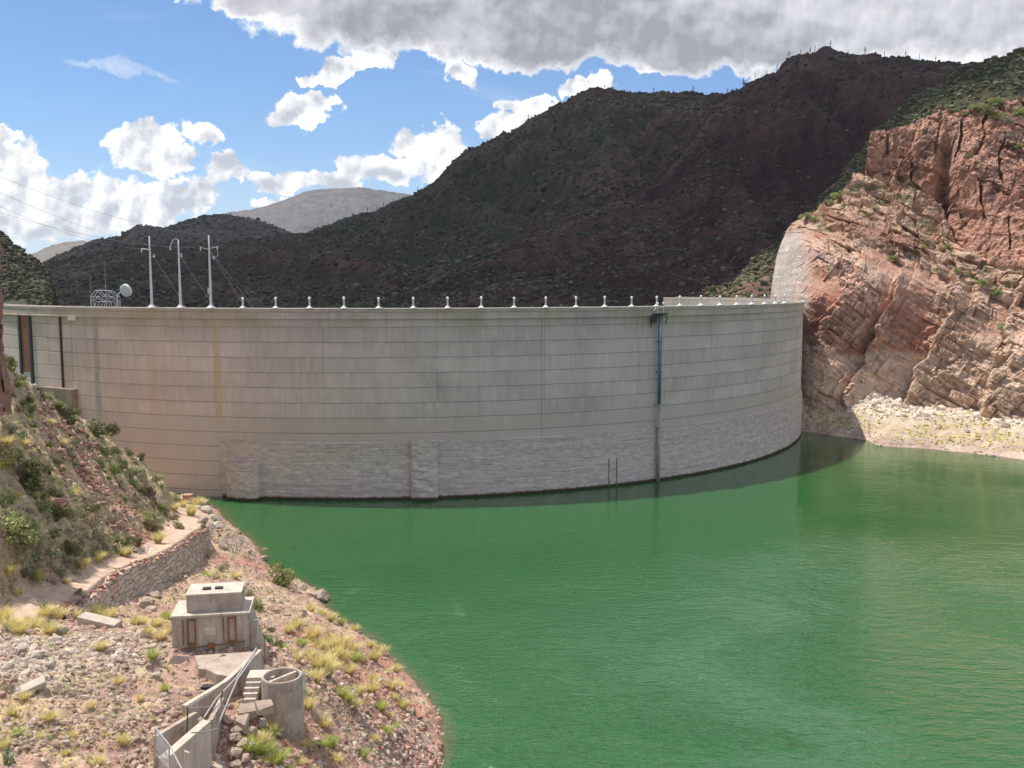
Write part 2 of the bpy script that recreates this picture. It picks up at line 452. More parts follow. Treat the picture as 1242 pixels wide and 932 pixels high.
SIL1 = [(330, 384), (350, 380), (420, 372), (500, 350), (560, 320), (620, 290), (700, 255), (760, 225), (800, 203), (836, 166), (852, 142), (862, 126), (884, 113), (905, 103), (921, 98), (940, 85), (958, 71), (975, 64), (1000, 62),
        (1030, 66), (1060, 67), (1100, 69), (1140, 73), (1180, 76), (1205, 78), (1300, 90), (1380, 96)]
def R1(px): return np.interp(px, [330, 560, 800, 900, 1000, 1380], [520, 620, 760, 820, 860, 900])
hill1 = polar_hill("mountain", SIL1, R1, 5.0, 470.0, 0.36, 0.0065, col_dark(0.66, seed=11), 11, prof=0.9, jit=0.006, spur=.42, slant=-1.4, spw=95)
SIL2 = [(20, 345), (45, 330), (62, 318), (90, 311), (120, 305), (160, 300), (200, 300), (250, 297), (300, 291), (340, 284), (370, 281), (400, 272), (430, 262), (455, 256), (480, 245), (505, 234), (528, 222), (540, 206), (550, 196), (565, 186),
        (585, 177), (607, 166), (618, 163), (640, 147), (665, 136), (690, 124), (705, 115), (722, 110), (760, 112), (800, 113), (840, 115), (875, 117), (920, 122), (1000, 135)]
def R2(px): return np.interp(px, [20, 300, 520, 720, 1000], [1150, 1250, 1150, 1180, 1150])
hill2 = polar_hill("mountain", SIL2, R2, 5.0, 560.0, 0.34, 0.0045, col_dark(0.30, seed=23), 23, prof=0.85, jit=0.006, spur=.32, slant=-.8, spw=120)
SIL3 = [(30, 330), (62, 315), (78, 307), (100, 296), (122, 291), (145, 287), (163, 275), (180, 275), (200, 277), (222, 268), (250, 262), (270, 260), (300, 265), (330, 273), (350, 282), (400, 300), (440, 320)]
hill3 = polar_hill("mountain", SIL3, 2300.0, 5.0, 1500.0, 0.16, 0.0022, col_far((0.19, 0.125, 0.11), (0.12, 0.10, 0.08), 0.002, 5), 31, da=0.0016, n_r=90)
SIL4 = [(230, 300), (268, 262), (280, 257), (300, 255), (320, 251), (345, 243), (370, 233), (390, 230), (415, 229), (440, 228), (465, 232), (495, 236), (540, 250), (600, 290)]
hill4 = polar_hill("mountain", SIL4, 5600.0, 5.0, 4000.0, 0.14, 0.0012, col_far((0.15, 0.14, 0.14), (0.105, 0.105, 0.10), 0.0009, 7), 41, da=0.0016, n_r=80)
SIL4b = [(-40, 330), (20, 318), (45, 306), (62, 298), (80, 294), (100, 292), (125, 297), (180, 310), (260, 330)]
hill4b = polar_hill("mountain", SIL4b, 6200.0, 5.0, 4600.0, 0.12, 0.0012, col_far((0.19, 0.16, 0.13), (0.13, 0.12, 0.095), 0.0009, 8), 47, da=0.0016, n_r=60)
SIL5 = [(780, 381), (830, 368), (850, 362), (885, 348), (905, 328), (925, 308), (960, 280), (1000, 240), (1030, 200), (1060, 165), (1085, 140), (1110, 120), (1135, 105), (1160, 92), (1185, 78), (1200, 71), (1220, 65), (1242, 59), (1300, 45), (1400, 30)]
def R5(px): return np.interp(px, [780, 900, 1050, 1242, 1400], [455, 500, 560, 600, 640])
def col5(X, Y, Z, S, rn):
    n = fbm(X * .012, Y * .012, Z * .012, octv=5, seed=3); n2 = fbm(X * .06, Y * .06, octv=4, seed=6)
    c = mixc(np.array([0.095, 0.09, 0.05]), np.array([0.19, 0.11, 0.085]), sstep(0.42, 0.6, n * .6 + n2 * .4 - 0.0006 * (Z - 60)))
    c = mixc(c, np.array([0.34, 0.22, 0.15]), sstep(80, 30, Z) * 0.7)
    return c
hill5 = polar_hill("mountain", SIL5, R5, 5.0, 400.0, 0.16, 0.009, col5, 53, jit=0.008)
SIL0 = [(-160, 215), (-60, 255), (0, 284), (10, 292), (25, 303), (38, 311), (52, 322), (60, 334), (64, 350), (68, 366), (72, 378), (84, 384)]
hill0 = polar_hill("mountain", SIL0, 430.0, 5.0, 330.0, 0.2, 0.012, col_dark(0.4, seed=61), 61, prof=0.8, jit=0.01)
for h in (hill0, hill1, hill2, hill3, hill4, hill4b, hill5): tag(h[0], kind="structure")
hill1[0]["label"] = "tall dark red brown mountain with flat ridge, rising behind the right half of the dam"
hill2[0]["label"] = "dark scrub covered mountain with a flat topped shoulder behind the middle of the dam"
hill3[0]["label"] = "low brown hill behind the three white poles"
hill4[0]["label"] = "pale distant mountain in the gap beneath the clouds"
hill4b[0]["label"] = "small pale distant hill at the far left edge of the skyline"
hill5[0]["label"] = "green sunlit spur between the red cliff and the dark mountain"
hill0[0]["label"] = "dark steep slope beside the left end of the dam"

# ---- plain under everything and the lake
def sheet(name, x0, x1, y0, y1, z, mat, nx=2, ny=2):
    X, Y = np.meshgrid(np.linspace(x0, x1, nx), np.linspace(y0, y1, ny), indexing='ij')
    return np_mesh(name, np.stack([X, Y, np.full_like(X, z)], -1), grid_faces(nx, ny, True), mat)
M_plain = simple("dry_ground", (0.2, 0.15, 0.11), 0.95, scale=0.01)
g = sheet("ground", -8000, 8000, 300, 9000, -2.0, M_plain); tag(g, kind="structure")

# ---- foreground ground: lower bank, upper hillside and path, with the retaining wall between them
low = []
def L(px, py, y=None, z=None):
    p = PY(px, py, y) if y is not None else PZ(px, py, z)
    low.append(p); return p
shore_px = [(266, 618), (284, 640), (320, 682), (349, 700), (387, 717), (394, 737), (417, 754), (431, 764), (464, 787), (488, 814), (521, 854), (534, 876), (536, 904), (530, 940), (515, 1000)]
shore = [PZ(a, b, 0.0) for a, b in shore_px]
for p in shore: low.append(p)
for i in range(len(shore)):                     # lake bed drops away beyond the shore
    a = shore[max(i - 1, 0)]; b = shore[min(i + 1, len(shore) - 1)]
    t = (b - a)[:2]; t /= np.linalg.norm(t); nrm = np.array([-t[1], t[0]])
    if nrm[0] < 0: nrm = -nrm
    q = shore[i][:2] + nrm * 6; low.append(np.array([q[0], q[1], -3.2]))
    q = shore[i][:2] + nrm * 16; low.append(np.array([q[0], q[1], -7.0]))
for a in [(0, 800, 60), (0, 932, 46), (100, 932, 49), (200, 932, 51), (60, 850, 56), (100, 800, 63), (100, 765, 71), (160, 800, 64), (160, 760, 74), (140, 751, 79), (300, 932, 54), (257, 789, 66.3), (215, 830, 61), (310, 792, 66), (342, 884, 58.5), (300, 900, 55),
          (375, 840, 66), (420, 830, 80), (400, 932, 60), (470, 900, 76), (450, 860, 83), (350, 750, 104), (370, 790, 86), (310, 765, 92), (270, 705, 112), (200, 748, 88), (232, 697, 117), (251, 663, 139), (290, 690, 128), (0, 770, 68), (240, 622, 172), (250, 640, 150), (420, 780, 100), (330, 720, 120)]:
    L(*a)
for w in [(-60, 40, 24), (-70, 70, 21), (-30, 30, 22), (-5, 38, 14), (0, 60, 7), (-100, 120, 20), (-90, 170, 10), (-66, 182, 1.2), (-60, 190, -0.4), (-75, 195, 0.5)]:
    low.append(np.array(w, float))
low = np.array(low)
TL = TPS(low[:, :2], low[:, 2], 0.002)

wall_top_px = [(70, 748, 17.9), (82, 742, 17.7), (100, 725, 17.3), (130, 700, 16.6), (152, 690, 16.0), (175, 682, 15.2), (195, 675, 14.4), (212, 667, 13.4), (232, 655, 11.3), (243, 648, 9.8), (251, 640, 8.4)]
wall_pts = np.array([PZ(*a) for a in wall_top_px])
up = []
for p in wall_pts: up.append(p)
path_px = [(-40, 782, 18.6), (0, 762, 18.3), (30, 740, 18.0), (0, 744, 18.6), (60, 717, 17.7), (75, 735, 17.8), (100, 700, 17.3), (130, 686, 16.7), (160, 676, 15.9), (185, 664, 15.0), (200, 655, 14.2), (218, 642, 12.4), (228, 630, 9.8), (236, 618, 6.4), (225, 615, 6.4), (238, 608, 3.6), (228, 606, 3.6), (208, 640, 13.0), (212, 625, 9.0)]
for a in path_px: up.append(PZ(*a))
for a in [(0, 437, 108), (25, 452, 116), (50, 470, 124), (75, 492, 131), (100, 515, 139), (125, 537, 147), (150, 556, 154), (170, 570, 160), (180, 582, 164), (186, 600, 168), (0, 500, 95), (0, 560, 88), (0, 620, 80), (0, 690, 73), (-40, 560, 84), (50, 640, 85), (60, 560, 98), (60, 600, 91),
          (30, 690, 78), (110, 650, 100), (120, 620, 108), (120, 580, 118), (90, 540, 120), (170, 640, 118), (165, 610, 133), (195, 630, 138), (190, 645, 122), (140, 665, 104), (80, 690, 88)]:
    up.append(PY(*a))
for px, py, y in [(0, 437, 108), (50, 470, 124), (100, 515, 139), (150, 556, 154), (180, 582, 164)]:   # the far side of the hill falls towards the dam
    p = PY(px, py, y); q = p * 1.0; q[:2] *= 1.07; q[2] = p[2] - 4.0; up.append(q)
    q = p * 1.0; q[:2] *= 1.16; q[2] = max(p[2] - 17, 1.5); up.append(q)
for w in [(-78, 100, 50), (-90, 130, 45), (-110, 170, 34), (-45, 50, 22), (-60, 60, 28), (-80, 75, 45), (-40, 40, 21.5), (-72, 188, 2.0), (-60, 186, 0.8), (-95, 190, 10), (-30, 45, 20.5)]:
    up.append(np.array(w, float))
up = np.array(up)
TU = TPS(up[:, :2], up[:, 2], 0.002)

# signed side of the wall line: >0 on the path side
d0 = wall_pts[1] - wall_pts[0]; d1 = wall_pts[-1] - wall_pts[-2]
_pre = wall_pts[0] + (wall_pts[0] - wall_pts[2]) / np.linalg.norm((wall_pts[0] - wall_pts[2])[:2]) * 40
line = np.vstack([np.array([-95, 20, 0]), np.array([wall_pts[0][0] - 12, wall_pts[0][1] - 9, 0]), wall_pts, PZ(253, 628, 5.0), PZ(254, 615, 2.5), PZ(246, 606, 1.5), np.array([-62, 215, 0.0])])[:, :2]
def side(X, Y):
    best = np.full(X.shape, 1e9); sg = np.zeros(X.shape); par = np.zeros(X.shape); acc = 0
    for i in range(len(line) - 1):
        a, b = line[i], line[i + 1]; e = b - a; L2 = (e ** 2).sum()
        t = np.clip(((X - a[0]) * e[0] + (Y - a[1]) * e[1]) / L2, 0, 1)
        dx, dy = X - a[0] - t * e[0], Y - a[1] - t * e[1]
        d = np.hypot(dx, dy); c = e[0] * (Y - a[1]) - e[1] * (X - a[0])
        m = d < best - 1e-9
        best = np.where(m, d, best); sg = np.where(m, np.sign(c), sg); par = np.where(m, i + t, par)
    return best * sg, par
_pc = np.array([PZ(*a) for a in [(-60, 790, 18.6), (0, 762, 18.3), (60, 728, 17.7), (100, 708, 17.3), (150, 685, 16.2), (190, 667, 14.8), (215, 650, 12.8), (230, 634, 10), (236, 620, 6.5), (233, 608, 3.6)]])[:, :2]
def path_d(X, Y):
    best = np.full(X.shape, 1e9)
    for i in range(len(_pc) - 1):
        a, b = _pc[i], _pc[i + 1]; e = b - a
        t = np.clip(((X - a[0]) * e[0] + (Y - a[1]) * e[1]) / (e ** 2).sum(), 0, 1)
        best = np.minimum(best, np.hypot(X - a[0] - t * e[0], Y - a[1] - t * e[1]))
    return best * np.interp(Y, [80, 95, 125], [1.4, 1.3, 0.95])
def path_z(X, Y):
    """height of the nearest point on the path's centre line"""
    best = np.full(X.shape, 1e9); z = np.zeros(X.shape); zk = [18.6, 18.3, 17.7, 17.3, 16.2, 14.8, 12.8, 10, 6.5, 3.6]
    for i in range(len(_pc) - 1):
        a, b = _pc[i], _pc[i + 1]; e = b - a
        t = np.clip(((X - a[0]) * e[0] + (Y - a[1]) * e[1]) / (e ** 2).sum(), 0, 1); d = np.hypot(X - a[0] - t * e[0], Y - a[1] - t * e[1])
        z = np.where(d < best, zk[i] + (zk[i + 1] - zk[i]) * t, z); best = np.minimum(best, d)
    return z
def ground_base(X, Y):
    sd, par = side(X, Y)
    nw = len(wall_pts)
    wide = np.where(par < 2, np.clip((2 - par) * 6, 0.12, 6), np.where(par > nw + 1, np.clip((par - nw - 1) * 4, 0.12, 4), 0.12))
    m = sstep(-1, 1, (sd - 0.25) / wide)
    zl = TL(X, Y); zu = TU(X, Y)
    pd_ = path_d(X, Y); zu = lerp(path_z(X, Y), zu, .25 + .75 * sstep(2.2, 4.6, pd_)) - .12 * sstep(2.6, 1.5, pd_)
    return zl * (1 - m) + zu * m, sd, par, m
def gz(x, y):
    return float(ground_base(np.array([float(x)]), np.array([float(y)]))[0][0])
def G(px, py, far=230):
    """where the line of sight to a photo pixel meets the foreground ground"""
    d = ray(px, py); t = np.linspace(36, far, 900) / d[1]
    X, Y, Z = d[0] * t, d[1] * t, HC + d[2] * t
    zz = ground_base(X, Y)[0]
    k = np.argmax(Z < zz)
    if not (Z < zz).any(): return np.array(PZ(px, py, 0.0))
    return np.array([X[k], Y[k], zz[k]])

def reg(X, Y, px, py, rx, ry, w=0.35, rot=0.0):
    """soft patch of ground: centre on the ground seen at (px,py), world radii rx, ry"""
    c = G(px, py); dx, dy = X - c[0], Y - c[1]
    cr, sr = math.cos(rot), math.sin(rot)
    q = np.hypot((dx * cr + dy * sr) / rx, (-dx * sr + dy * cr) / ry)
    q = q + (fbm(X * 0.35, Y * 0.35, octv=3, seed=77) - 0.5) * 0.7
    return sstep(1 + w, 1 - w, q)
C_TAN = np.array([0.47, 0.33, 0.225]); C_PINK = np.array([0.40, 0.25, 0.195]); C_RED = np.array([0.33, 0.165, 0.125]); C_STRAW = np.array([0.50, 0.39, 0.20]); C_PALE = np.array([0.50, 0.44, 0.37])
def ground_color(X, Y, Z, sd, pd):
    n = fbm(X * 0.25, Y * 0.25, octv=4, seed=5); n2 = fbm(X * 1.3, Y * 1.3, octv=4, seed=6)
    c = mixc(C_TAN, C_PINK, sstep(0.35, 0.65, n))
    c = mixc(c, C_STRAW, sstep(0.52, 0.72, n2 * .6 + fbm(X * .18, Y * .18, octv=3, seed=9) * .4) * 0.7)
    c = mixc(c, np.array([.46, .36, .19]), (reg(X, Y, 30, 510, 3, 12, rot=.35) + reg(X, Y, 20, 590, 3, 6)) .clip(0, 1) * .7)
    for r_ in [(108, 580, 5.6, 17, .3), (145, 615, 5, 13, .3), (70, 520, 3.5, 12, .3)]:
        c = mixc(c, C_RED * 1.1, reg(X, Y, r_[0], r_[1], r_[2], r_[3], r_[4], rot=0.35) * 0.85)
    for r_ in [(470, 800, 5, 14), (440, 850, 6, 9), (430, 800, 6, 12), (380, 920, 5, 6), (320, 690, 4, 14), (500, 880, 4, 9)]:
        c = mixc(c, C_RED * 1.25, reg(X, Y, r_[0], r_[1], r_[2], r_[3], rot=-0.3) * 0.8)
    for r_ in [(90, 790, 6, 5), (50, 820, 3, 3), (500, 905, 2.5, 7), (470, 910, 3, 4)]:
        c = mixc(c, C_PALE * 0.95, reg(X, Y, *r_) * 0.4)
        hs = sstep(.3, 3, sd) * sstep(2.4, 4.5, pd); c = mixc(c, mixc(np.array([.46, .32, .22]), np.array([.42, .34, .19]), sstep(.4, .6, n2)), hs * .75)
    wet = sstep(0.5, -0.1, Z); c = mixc(c, np.array([0.17, 0.11, 0.06]), wet)
    c = mixc(c, np.array([0.54, 0.385, 0.29]), sstep(3.0, 2.0, pd + (n2 - .5) * 1.2) * 0.9)
    c = c * (0.85 + 0.3 * n2)[..., None]
    return c
_az = np.linspace(math.radians(-34), math.radians(3.5), 760)
_dist = np.concatenate([np.geomspace(36, 110, 520), np.geomspace(110.2, 225, 330)])
D_, A_ = np.meshgrid(_dist, _az, indexing='ij')
GX, GY = D_ * np.sin(A_), D_ * np.cos(A_)
GZ, GSD, GPAR, GM = ground_base(GX, GY)
GPD = path_d(GX, GY)
def ground_detail(X, Y, sd, pd, Z):
    a = sstep(1.2, 3.0, pd) * 0.9 + 0.1
    r = (fbm(X * 0.5, Y * 0.5, octv=4, seed=1, ridged=True) - 0.5) * 0.8 + (fbm(X * 2.2, Y * 2.2, octv=4, seed=2) - 0.5) * 0.35
    hs = sstep(0.5, 4, sd) * sstep(2.5, 6, pd)               # the hillside is craggier
    r = r * (1 + 1.3 * hs) + hs * (fbm(X * .22, Y * .22, octv=3, seed=4, ridged=True) - 0.5) * 1.6
    shorefade = sstep(-2, 1.5, Z) * 0.75 + 0.25
    ru = np.maximum(np.exp(-(((X + 20.5) / 4.0) ** 2 + ((Y - 62.5) / 3.2) ** 2) ** 2), np.exp(-(((X + 17.5) / 3.0) ** 2 + ((Y - 54) / 6.0) ** 2) ** 2))
    return r * a * shorefade * (1 - .7 * ru) - .45 * ru
GZd = GZ + ground_detail(GX, GY, GSD, GPD, GZ)
gcol = ground_color(GX, GY, GZ, GSD, GPD)
o = np_mesh("hillside", np.stack([GX, GY, GZd], -1), grid_faces(*GX.shape, flip=True), M_ground, gcol.reshape(-1, 3), smooth=True)
tag(o, "dry stony bank with path in the foreground", kind="structure")
def gzd(X, Y):
    X = np.atleast_1d(np.asarray(X, float)); Y = np.atleast_1d(np.asarray(Y, float))
    z, sd, par, m = ground_base(X, Y); return z + ground_detail(X, Y, sd, path_d(X, Y), z)

# ---- lake
def build_water():
    m, nt, b = new_mat("green_water")
    p = nt.pos()
    big = nt.noise(p, 0.012, 3, 0.5)
    at = nt.node('ShaderNodeAttribute', attribute_name='Col').outputs['Color']
    c = nt.mix(nt.mr(big, 0.35, 0.65), (1.0, 1.0, 1.0), (0.86, 0.93, 0.9))
    nt.set(b.inputs['Base Color'], nt.vmath('MULTIPLY', at, c))
    b.inputs['Roughness'].default_value = 0.05; b.inputs['IOR'].default_value = 1.38; b.inputs['Specular IOR Level'].default_value = 0.6
    mp = nt.node('ShaderNodeMapping'); nt.set(mp.inputs[0], p); mp.inputs['Rotation'].default_value = (0, 0, math.radians(12)); mp.inputs['Scale'].default_value = (0.55, 1.25, 1)
    w1 = nt.noise(mp.outputs[0], 0.55, 3, 0.5, 0.6); w2 = nt.noise(mp.outputs[0], 1.5, 3, 0.55, 0.3); w3 = nt.noise(p, 0.09, 2, 0.5)
    gust = nt.mr(nt.noise(p, 0.03, 4, 0.6, 0.6), 0.38, 0.62, 0.35, 1.1, smooth=True)
    ys = nt.sep(p)[1]
    near = nt.mr(ys, 175, 125, 0.12, 1.0, smooth=True)
    h = nt.math('ADD', nt.math('MULTIPLY', w1, 0.6), nt.math('ADD', nt.math('MULTIPLY', w2, 0.30), nt.math('MULTIPLY', nt.noise(mp.outputs[0], 4.5, 2, .5), .07)))
    h = nt.math('MULTIPLY', h, nt.math('MULTIPLY', gust, near))
    nt.set(b.inputs['Normal'], nt.bump(h, 1.0, 1.0))
    # a grid, coloured by depth: brown where the bed shows near the bank
    xs = np.concatenate([np.linspace(-1500, -90, 8), np.linspace(-88, 40, 220), np.linspace(41, 200, 120), np.linspace(210, 1500, 8)])
    ys_ = np.concatenate([np.linspace(-1500, 30, 6), np.linspace(34, 200, 260), np.linspace(201, 330, 80), np.linspace(340, 420, 4)])
    X, Y = np.meshgrid(xs, ys_, indexing='ij')
    green = np.array([0.019, 0.098, 0.024])
    C = np.broadcast_to(green, X.shape + (3,)).copy()
    ok = (X > -90) & (X < 20) & (Y > 40) & (Y < 200)
    dz = np.full(X.shape, -10.0); dz[ok] = TL(X[ok], Y[ok])
    C = mixc(C, np.array([0.11, 0.10, 0.045]), sstep(-1.1, -0.05, dz + (fbm(X * .5, Y * .5, seed=8) - .5) * 0.9) * 0.65)
    C = mixc(C, np.array([0.06, 0.11, 0.03]), sstep(40, 110, X) * sstep(150, 260, Y) * 0.2)
    o = np_mesh("water", np.stack([X, Y, np.zeros_like(X)], -1), grid_faces(*X.shape, flip=True), m, C.reshape(-1, 3), smooth=True)
    tag(o, "calm green lake water with wind ripples", kind="structure")
build_water()

# ---- red cliff on the right bank: relief laid over measured distances
cl = [(985, 470, 300), (1000, 420, 303), (1050, 420, 300), (1050, 470, 297), (1110, 485, 292), (1110, 400, 297), (1180, 485, 280), (1242, 500, 268), (1310, 510, 258), (1180, 400, 289), (1242, 430, 275), (1310, 430, 265), (980, 360, 308),
      (965, 310, 330), (985, 300, 322), (1000, 300, 320), (1050, 312, 312), (1100, 332, 306), (1150, 350, 300), (1200, 372, 292), (1242, 392, 285), (1310, 410, 275), (1000, 340, 312), (1100, 370, 300), (1180, 440, 284), (975, 520, 300), (1100, 540, 290), (1242, 560, 262),
      (960, 283, 345), (985, 262, 350), (1010, 248, 354), (1000, 275, 338), (1050, 292, 328), (1100, 305, 322), (1150, 325, 312), (1200, 350, 302), (1050, 245, 348), (1100, 255, 345), (1125, 280, 332), (1040, 215, 360), (1035, 228, 356),
      (1057, 214, 359), (1100, 216, 354), (1150, 262, 338), (1165, 275, 332), (1057, 165, 362), (1100, 153, 359), (1140, 143, 352), (1200, 138, 347), (1242, 128, 344), (1310, 110, 340), (1175, 190, 333), (1200, 250, 320), (1242, 300, 300), (1180, 320, 312), (1242, 200, 328), (1242, 330, 293), (1155, 308, 322),
      (1310, 250, 310), (1310, 330, 285), (948, 290, 350), (943, 320, 347), (938, 365, 345), (940, 420, 340), (955, 420, 320)]
cl = np.array(cl, float)
TC = TPS(cl[:, :2], cl[:, 2], 0.001)
left_sil = [(100, 1062), (150, 1060), (163, 1056), (175, 1054), (196, 1052), (211, 1049), (212, 1035), (226, 1031), (232, 1022), (240, 1012), (248, 1000), (262, 984), (268, 972), (274, 962), (282, 954), (296, 947), (312, 942), (335, 938), (365, 934), (400, 933), (560, 935)]
top_sil = [(1040, 166), (1062, 160), (1080, 158), (1100, 152), (1120, 145), (1140, 140), (1160, 137), (1185, 136), (1200, 133), (1225, 128), (1242, 125), (1320, 112)]
def build_cliff():
    NU, NV = 620, 640
    ls = np.array(left_sil, float); ts = np.array(top_sil, float)
    v = np.linspace(0, 1, NV); u = np.linspace(0, 1, NU) ** 1.0
    PYv = np.linspace(556, 0, NV)
    # rows follow the photograph's height; the top row follows the rim
    U, Vv = np.meshgrid(u, v, indexing='xy')
    pxr = 1330.0
    topy = np.interp(pxr, ts[:, 0], ts[:, 1])
    # first guess of py from v between base and the rim at this column
    px = 935 + U * (pxr - 935)
    for _ in range(6):
        ty = np.interp(px, ts[:, 0], ts[:, 1]); ty = np.where(px < 1056, 163, ty)
        py = 560 + (ty - 560) * Vv
        pl = np.interp(py, ls[:, 0], ls[:, 1])
        px = pl + U * (pxr - pl)
    D = TC(px, py)
    dx = (px - CX) / F_PX; uu = -(py - CY) / F_PX
    dy = cP + uu * sP; dz = -sP + uu * cP
    X = dx / dy * D; Y = D.copy(); Z = HC + dz / dy * D
    # geology: beds dipping right, joints across them
    ca, sa = math.cos(math.radians(33)), math.sin(math.radians(33))
    bx = X * ca - Z * sa; bz = X * sa + Z * ca            # bz: across the beds
    wv = (fbm(X * .04, Y * .04, Z * .04, octv=2, seed=90) - .5) * 7
    bzw = bz + wv * 0.5; bxw = bx + wv
    def blocks(h, w, seed):
        r = np.floor(bzw / h); sh = hash3(r, r * 0, r * 0, seed) * w
        c = np.floor((bxw + sh) / w)
        fx = (bxw + sh) / w - c; fz = bzw / h - r
        e = np.minimum(np.minimum(fx, 1 - fx) * w, np.minimum(fz, 1 - fz) * h)
        tl = (hash3(r, c, r * 0, seed + 2) - .5) * (fx - .5) + (hash3(r, c, r * 0, seed + 3) - .35) * (fz - .5)
        return hash3(r, c, r * 0, seed + 1), e, tl
    b1, e1, tl1 = blocks(8.5, 12, 100); b2, e2, tl2 = blocks(3.1, 4.6, 200); b3, e3, tl3 = blocks(1.1, 2.0, 300)
    vj = fbm(X * .16 + Z * .03, Y * .1, Z * .035, octv=4, seed=400, ridged=True)       # vertical flutes for the upper crag
    upper = sstep(0, 1, ((272 - (px - 1040) * -0.55) - py) / 26.0) * sstep(1035, 1055, px)
    upper = upper * np.where(py < np.interp(px, [1050, 1100, 1140, 1160, 1200, 1330], [214, 218, 250, 300, 325, 345]), 1, 0)
    terr = sstep(0, 1, (np.interp(px, [930, 1000, 1050, 1100, 1150, 1200, 1330], [283, 290, 308, 328, 345, 368, 405]) - py) / 12.0) * (1 - upper)
    # slabs broken across the beds: long planes, each ending in a ragged step
    rag = (fbm(X * .22, Y * .22, Z * .22, octv=4, seed=510) - .5) * 6
    q1 = (bx + rag + bz * .12) / 15.0; f1 = q1 - np.floor(q1); q2 = (bx + rag * .7 - bz * .1) / 5.2 + 0.3; f2 = q2 - np.floor(q2)
    a1 = hash3(np.floor(q1), q1 * 0, q1 * 0, 77); step1 = sstep(0, .1, f1) * (1 - f1) * 3.6 * (0.4 + a1); step2 = sstep(0, .12, f2) * (1 - f2) * 1.3 * hash3(np.floor(q2), np.floor(bz / 9), q2 * 0, 78)
    rub = sstep(.5, .64, fbm(bx * .07, bz * .035, Y * .05, octv=4, seed=520) + 0.10 * (f1 < .22) + .05 * sstep(1080, 1200, px) + 0.04 * sstep(440, 500, py) * sstep(1100, 1150, px))
    rub = rub * (1 - .85 * sstep(1118, 1100, px) * sstep(425, 435, py))
    roughn = (fbm(X * .5, Y * .5, Z * .5, octv=5, seed=500, ridged=True, gain=.6) - .5)
    disp = step1 + step2 + (b1 - .5) * .8 + tl1 * 2.0 + (b2 - .5) * 0.4 + tl2 * .6 + (b3 - .5) * 0.22 + roughn * (0.3 + .9 * rub) + rub * ((b2 - .5) * 1.4 + tl2 * 2.0 + (b3 - .5) * .7 + tl3 * 1.0)
    disp -= 0.3 * np.exp(-(e2 / 0.18) ** 2) * (0.3 + rub)
    gray = sstep(972, 955, px) * sstep(275, 290, py)
    disp = disp * (1 - 0.85 * gray)
    vb = (px + (fbm(Z * .08, X * .03, octv=3, seed=410) - .5) * 30) / 27.0; fb_ = vb - np.floor(vb)
    hb = hash3(np.floor(vb), np.floor((py + 40 * np.floor(vb)) / 60), vb * 0, 43)
    disp = disp * (1 - upper * .55) + upper * ((vj - .55) * 4.0 + (hb - .4) * 5.0 - 2.6 * np.exp(-((fb_ - .02) / .10) ** 2) * (hash3(np.floor(vb), np.floor(py / 38), vb * 0, 61) > .45) + (b2 - .5) * 1.0 + tl2 * 1.6 + (b1 - .5) * 1.5 + tl1 * 2.5 + roughn * 1.5)
    disp = disp - upper * 9.0 * np.exp(-((px - np.interp(py, [140, 200, 260, 320], [1150, 1148, 1142, 1150])) / 9.0) ** 2) * sstep(150, 185, py)
    cur = np.interp(px, [990, 1005, 1020, 1045, 1080, 1120, 1150], [248, 254, 263, 279, 288, 297, 312])
    led = sstep(-1, 1.5, py - cur) * sstep(cur + 26, cur + 12, py) * sstep(990, 1002, px) * sstep(1135, 1115, px)
    disp = disp + led * 4.0 * terr
    # talus steps on the terrace
    st = fbm(X * .09, Y * .09, Z * .3, octv=5, seed=600, ridged=True)
    disp = disp + terr * ((st - .5) * 2.5 + (b1 - .5) * 2.4 + tl1 * 3.5 + (b2 - .5) * 1.8 + tl2 * 2.4)
    low = sstep(470, 505, py)
    nrm_x, nrm_y, nrm_z = -0.42, -0.86, 0.28
    edge = sstep(0, 0.012, U)
    X = X + disp * nrm_x * 0.9; Y = Y + disp * nrm_y; Z = Z + disp * nrm_z
    # colour
    n1 = fbm(bxw * .02, bzw * .25, Y * .02, octv=5, seed=700); n2 = fbm(X * .12, Y * .12, Z * .12, octv=5, seed=710)
    n3 = fbm(X * .6, Y * .6, Z * .6, octv=4, seed=720)
    rust = np.array([0.41, 0.19, 0.125]); pink = np.array([0.47, 0.275, 0.20]); pale = np.array([0.60, 0.45, 0.34]); mauve = np.array([0.34, 0.25, 0.245]); deep = np.array([0.30, 0.125, 0.085])
    C = mixc(rust, pink, sstep(.4, .6, n2))
    C = mixc(C, pale, sstep(.5, .64, n1) * 0.35)
    C = mixc(C, pale * 1.02, rub * 0.35 * (1 - upper))
    C = mixc(C, pale * 1.05, rub * sstep(.5, .8, b3) * .5 * (1 - upper))
    C = mixc(C, pale, sstep(.12, .0, f1) * (1 - upper) * sstep(.45, .6, n2) * 0.8)
    C = mixc(C, mauve, sstep(.56, .68, fbm(bxw * .03 + 5, bzw * .4, Y * .02, octv=4, seed=730)) * sstep(180, 40, py - 330 + (px - 950) * .4 + 60) * 0.65)
    bl = sstep(.62, .75, b2) * 0.35; C = mixc(C, pale, bl * (1 - upper))
    lowline = 428 + (n2 - .5) * 14 + np.interp(px, [930, 1120, 1242, 1330], [0, 0, -10, -30])
    lw = sstep(-3, 4, py - lowline); C = mixc(C, mixc(np.array([0.52, 0.35, 0.25]), np.array([0.60, 0.45, 0.345]), sstep(.4, .6, n3)), lw * 0.85)
    C = mixc(C, deep, sstep(1020, 1040, px) * sstep(1110, 1060, px) * sstep(455, 470, py) * sstep(500, 475, py) * 0.0)
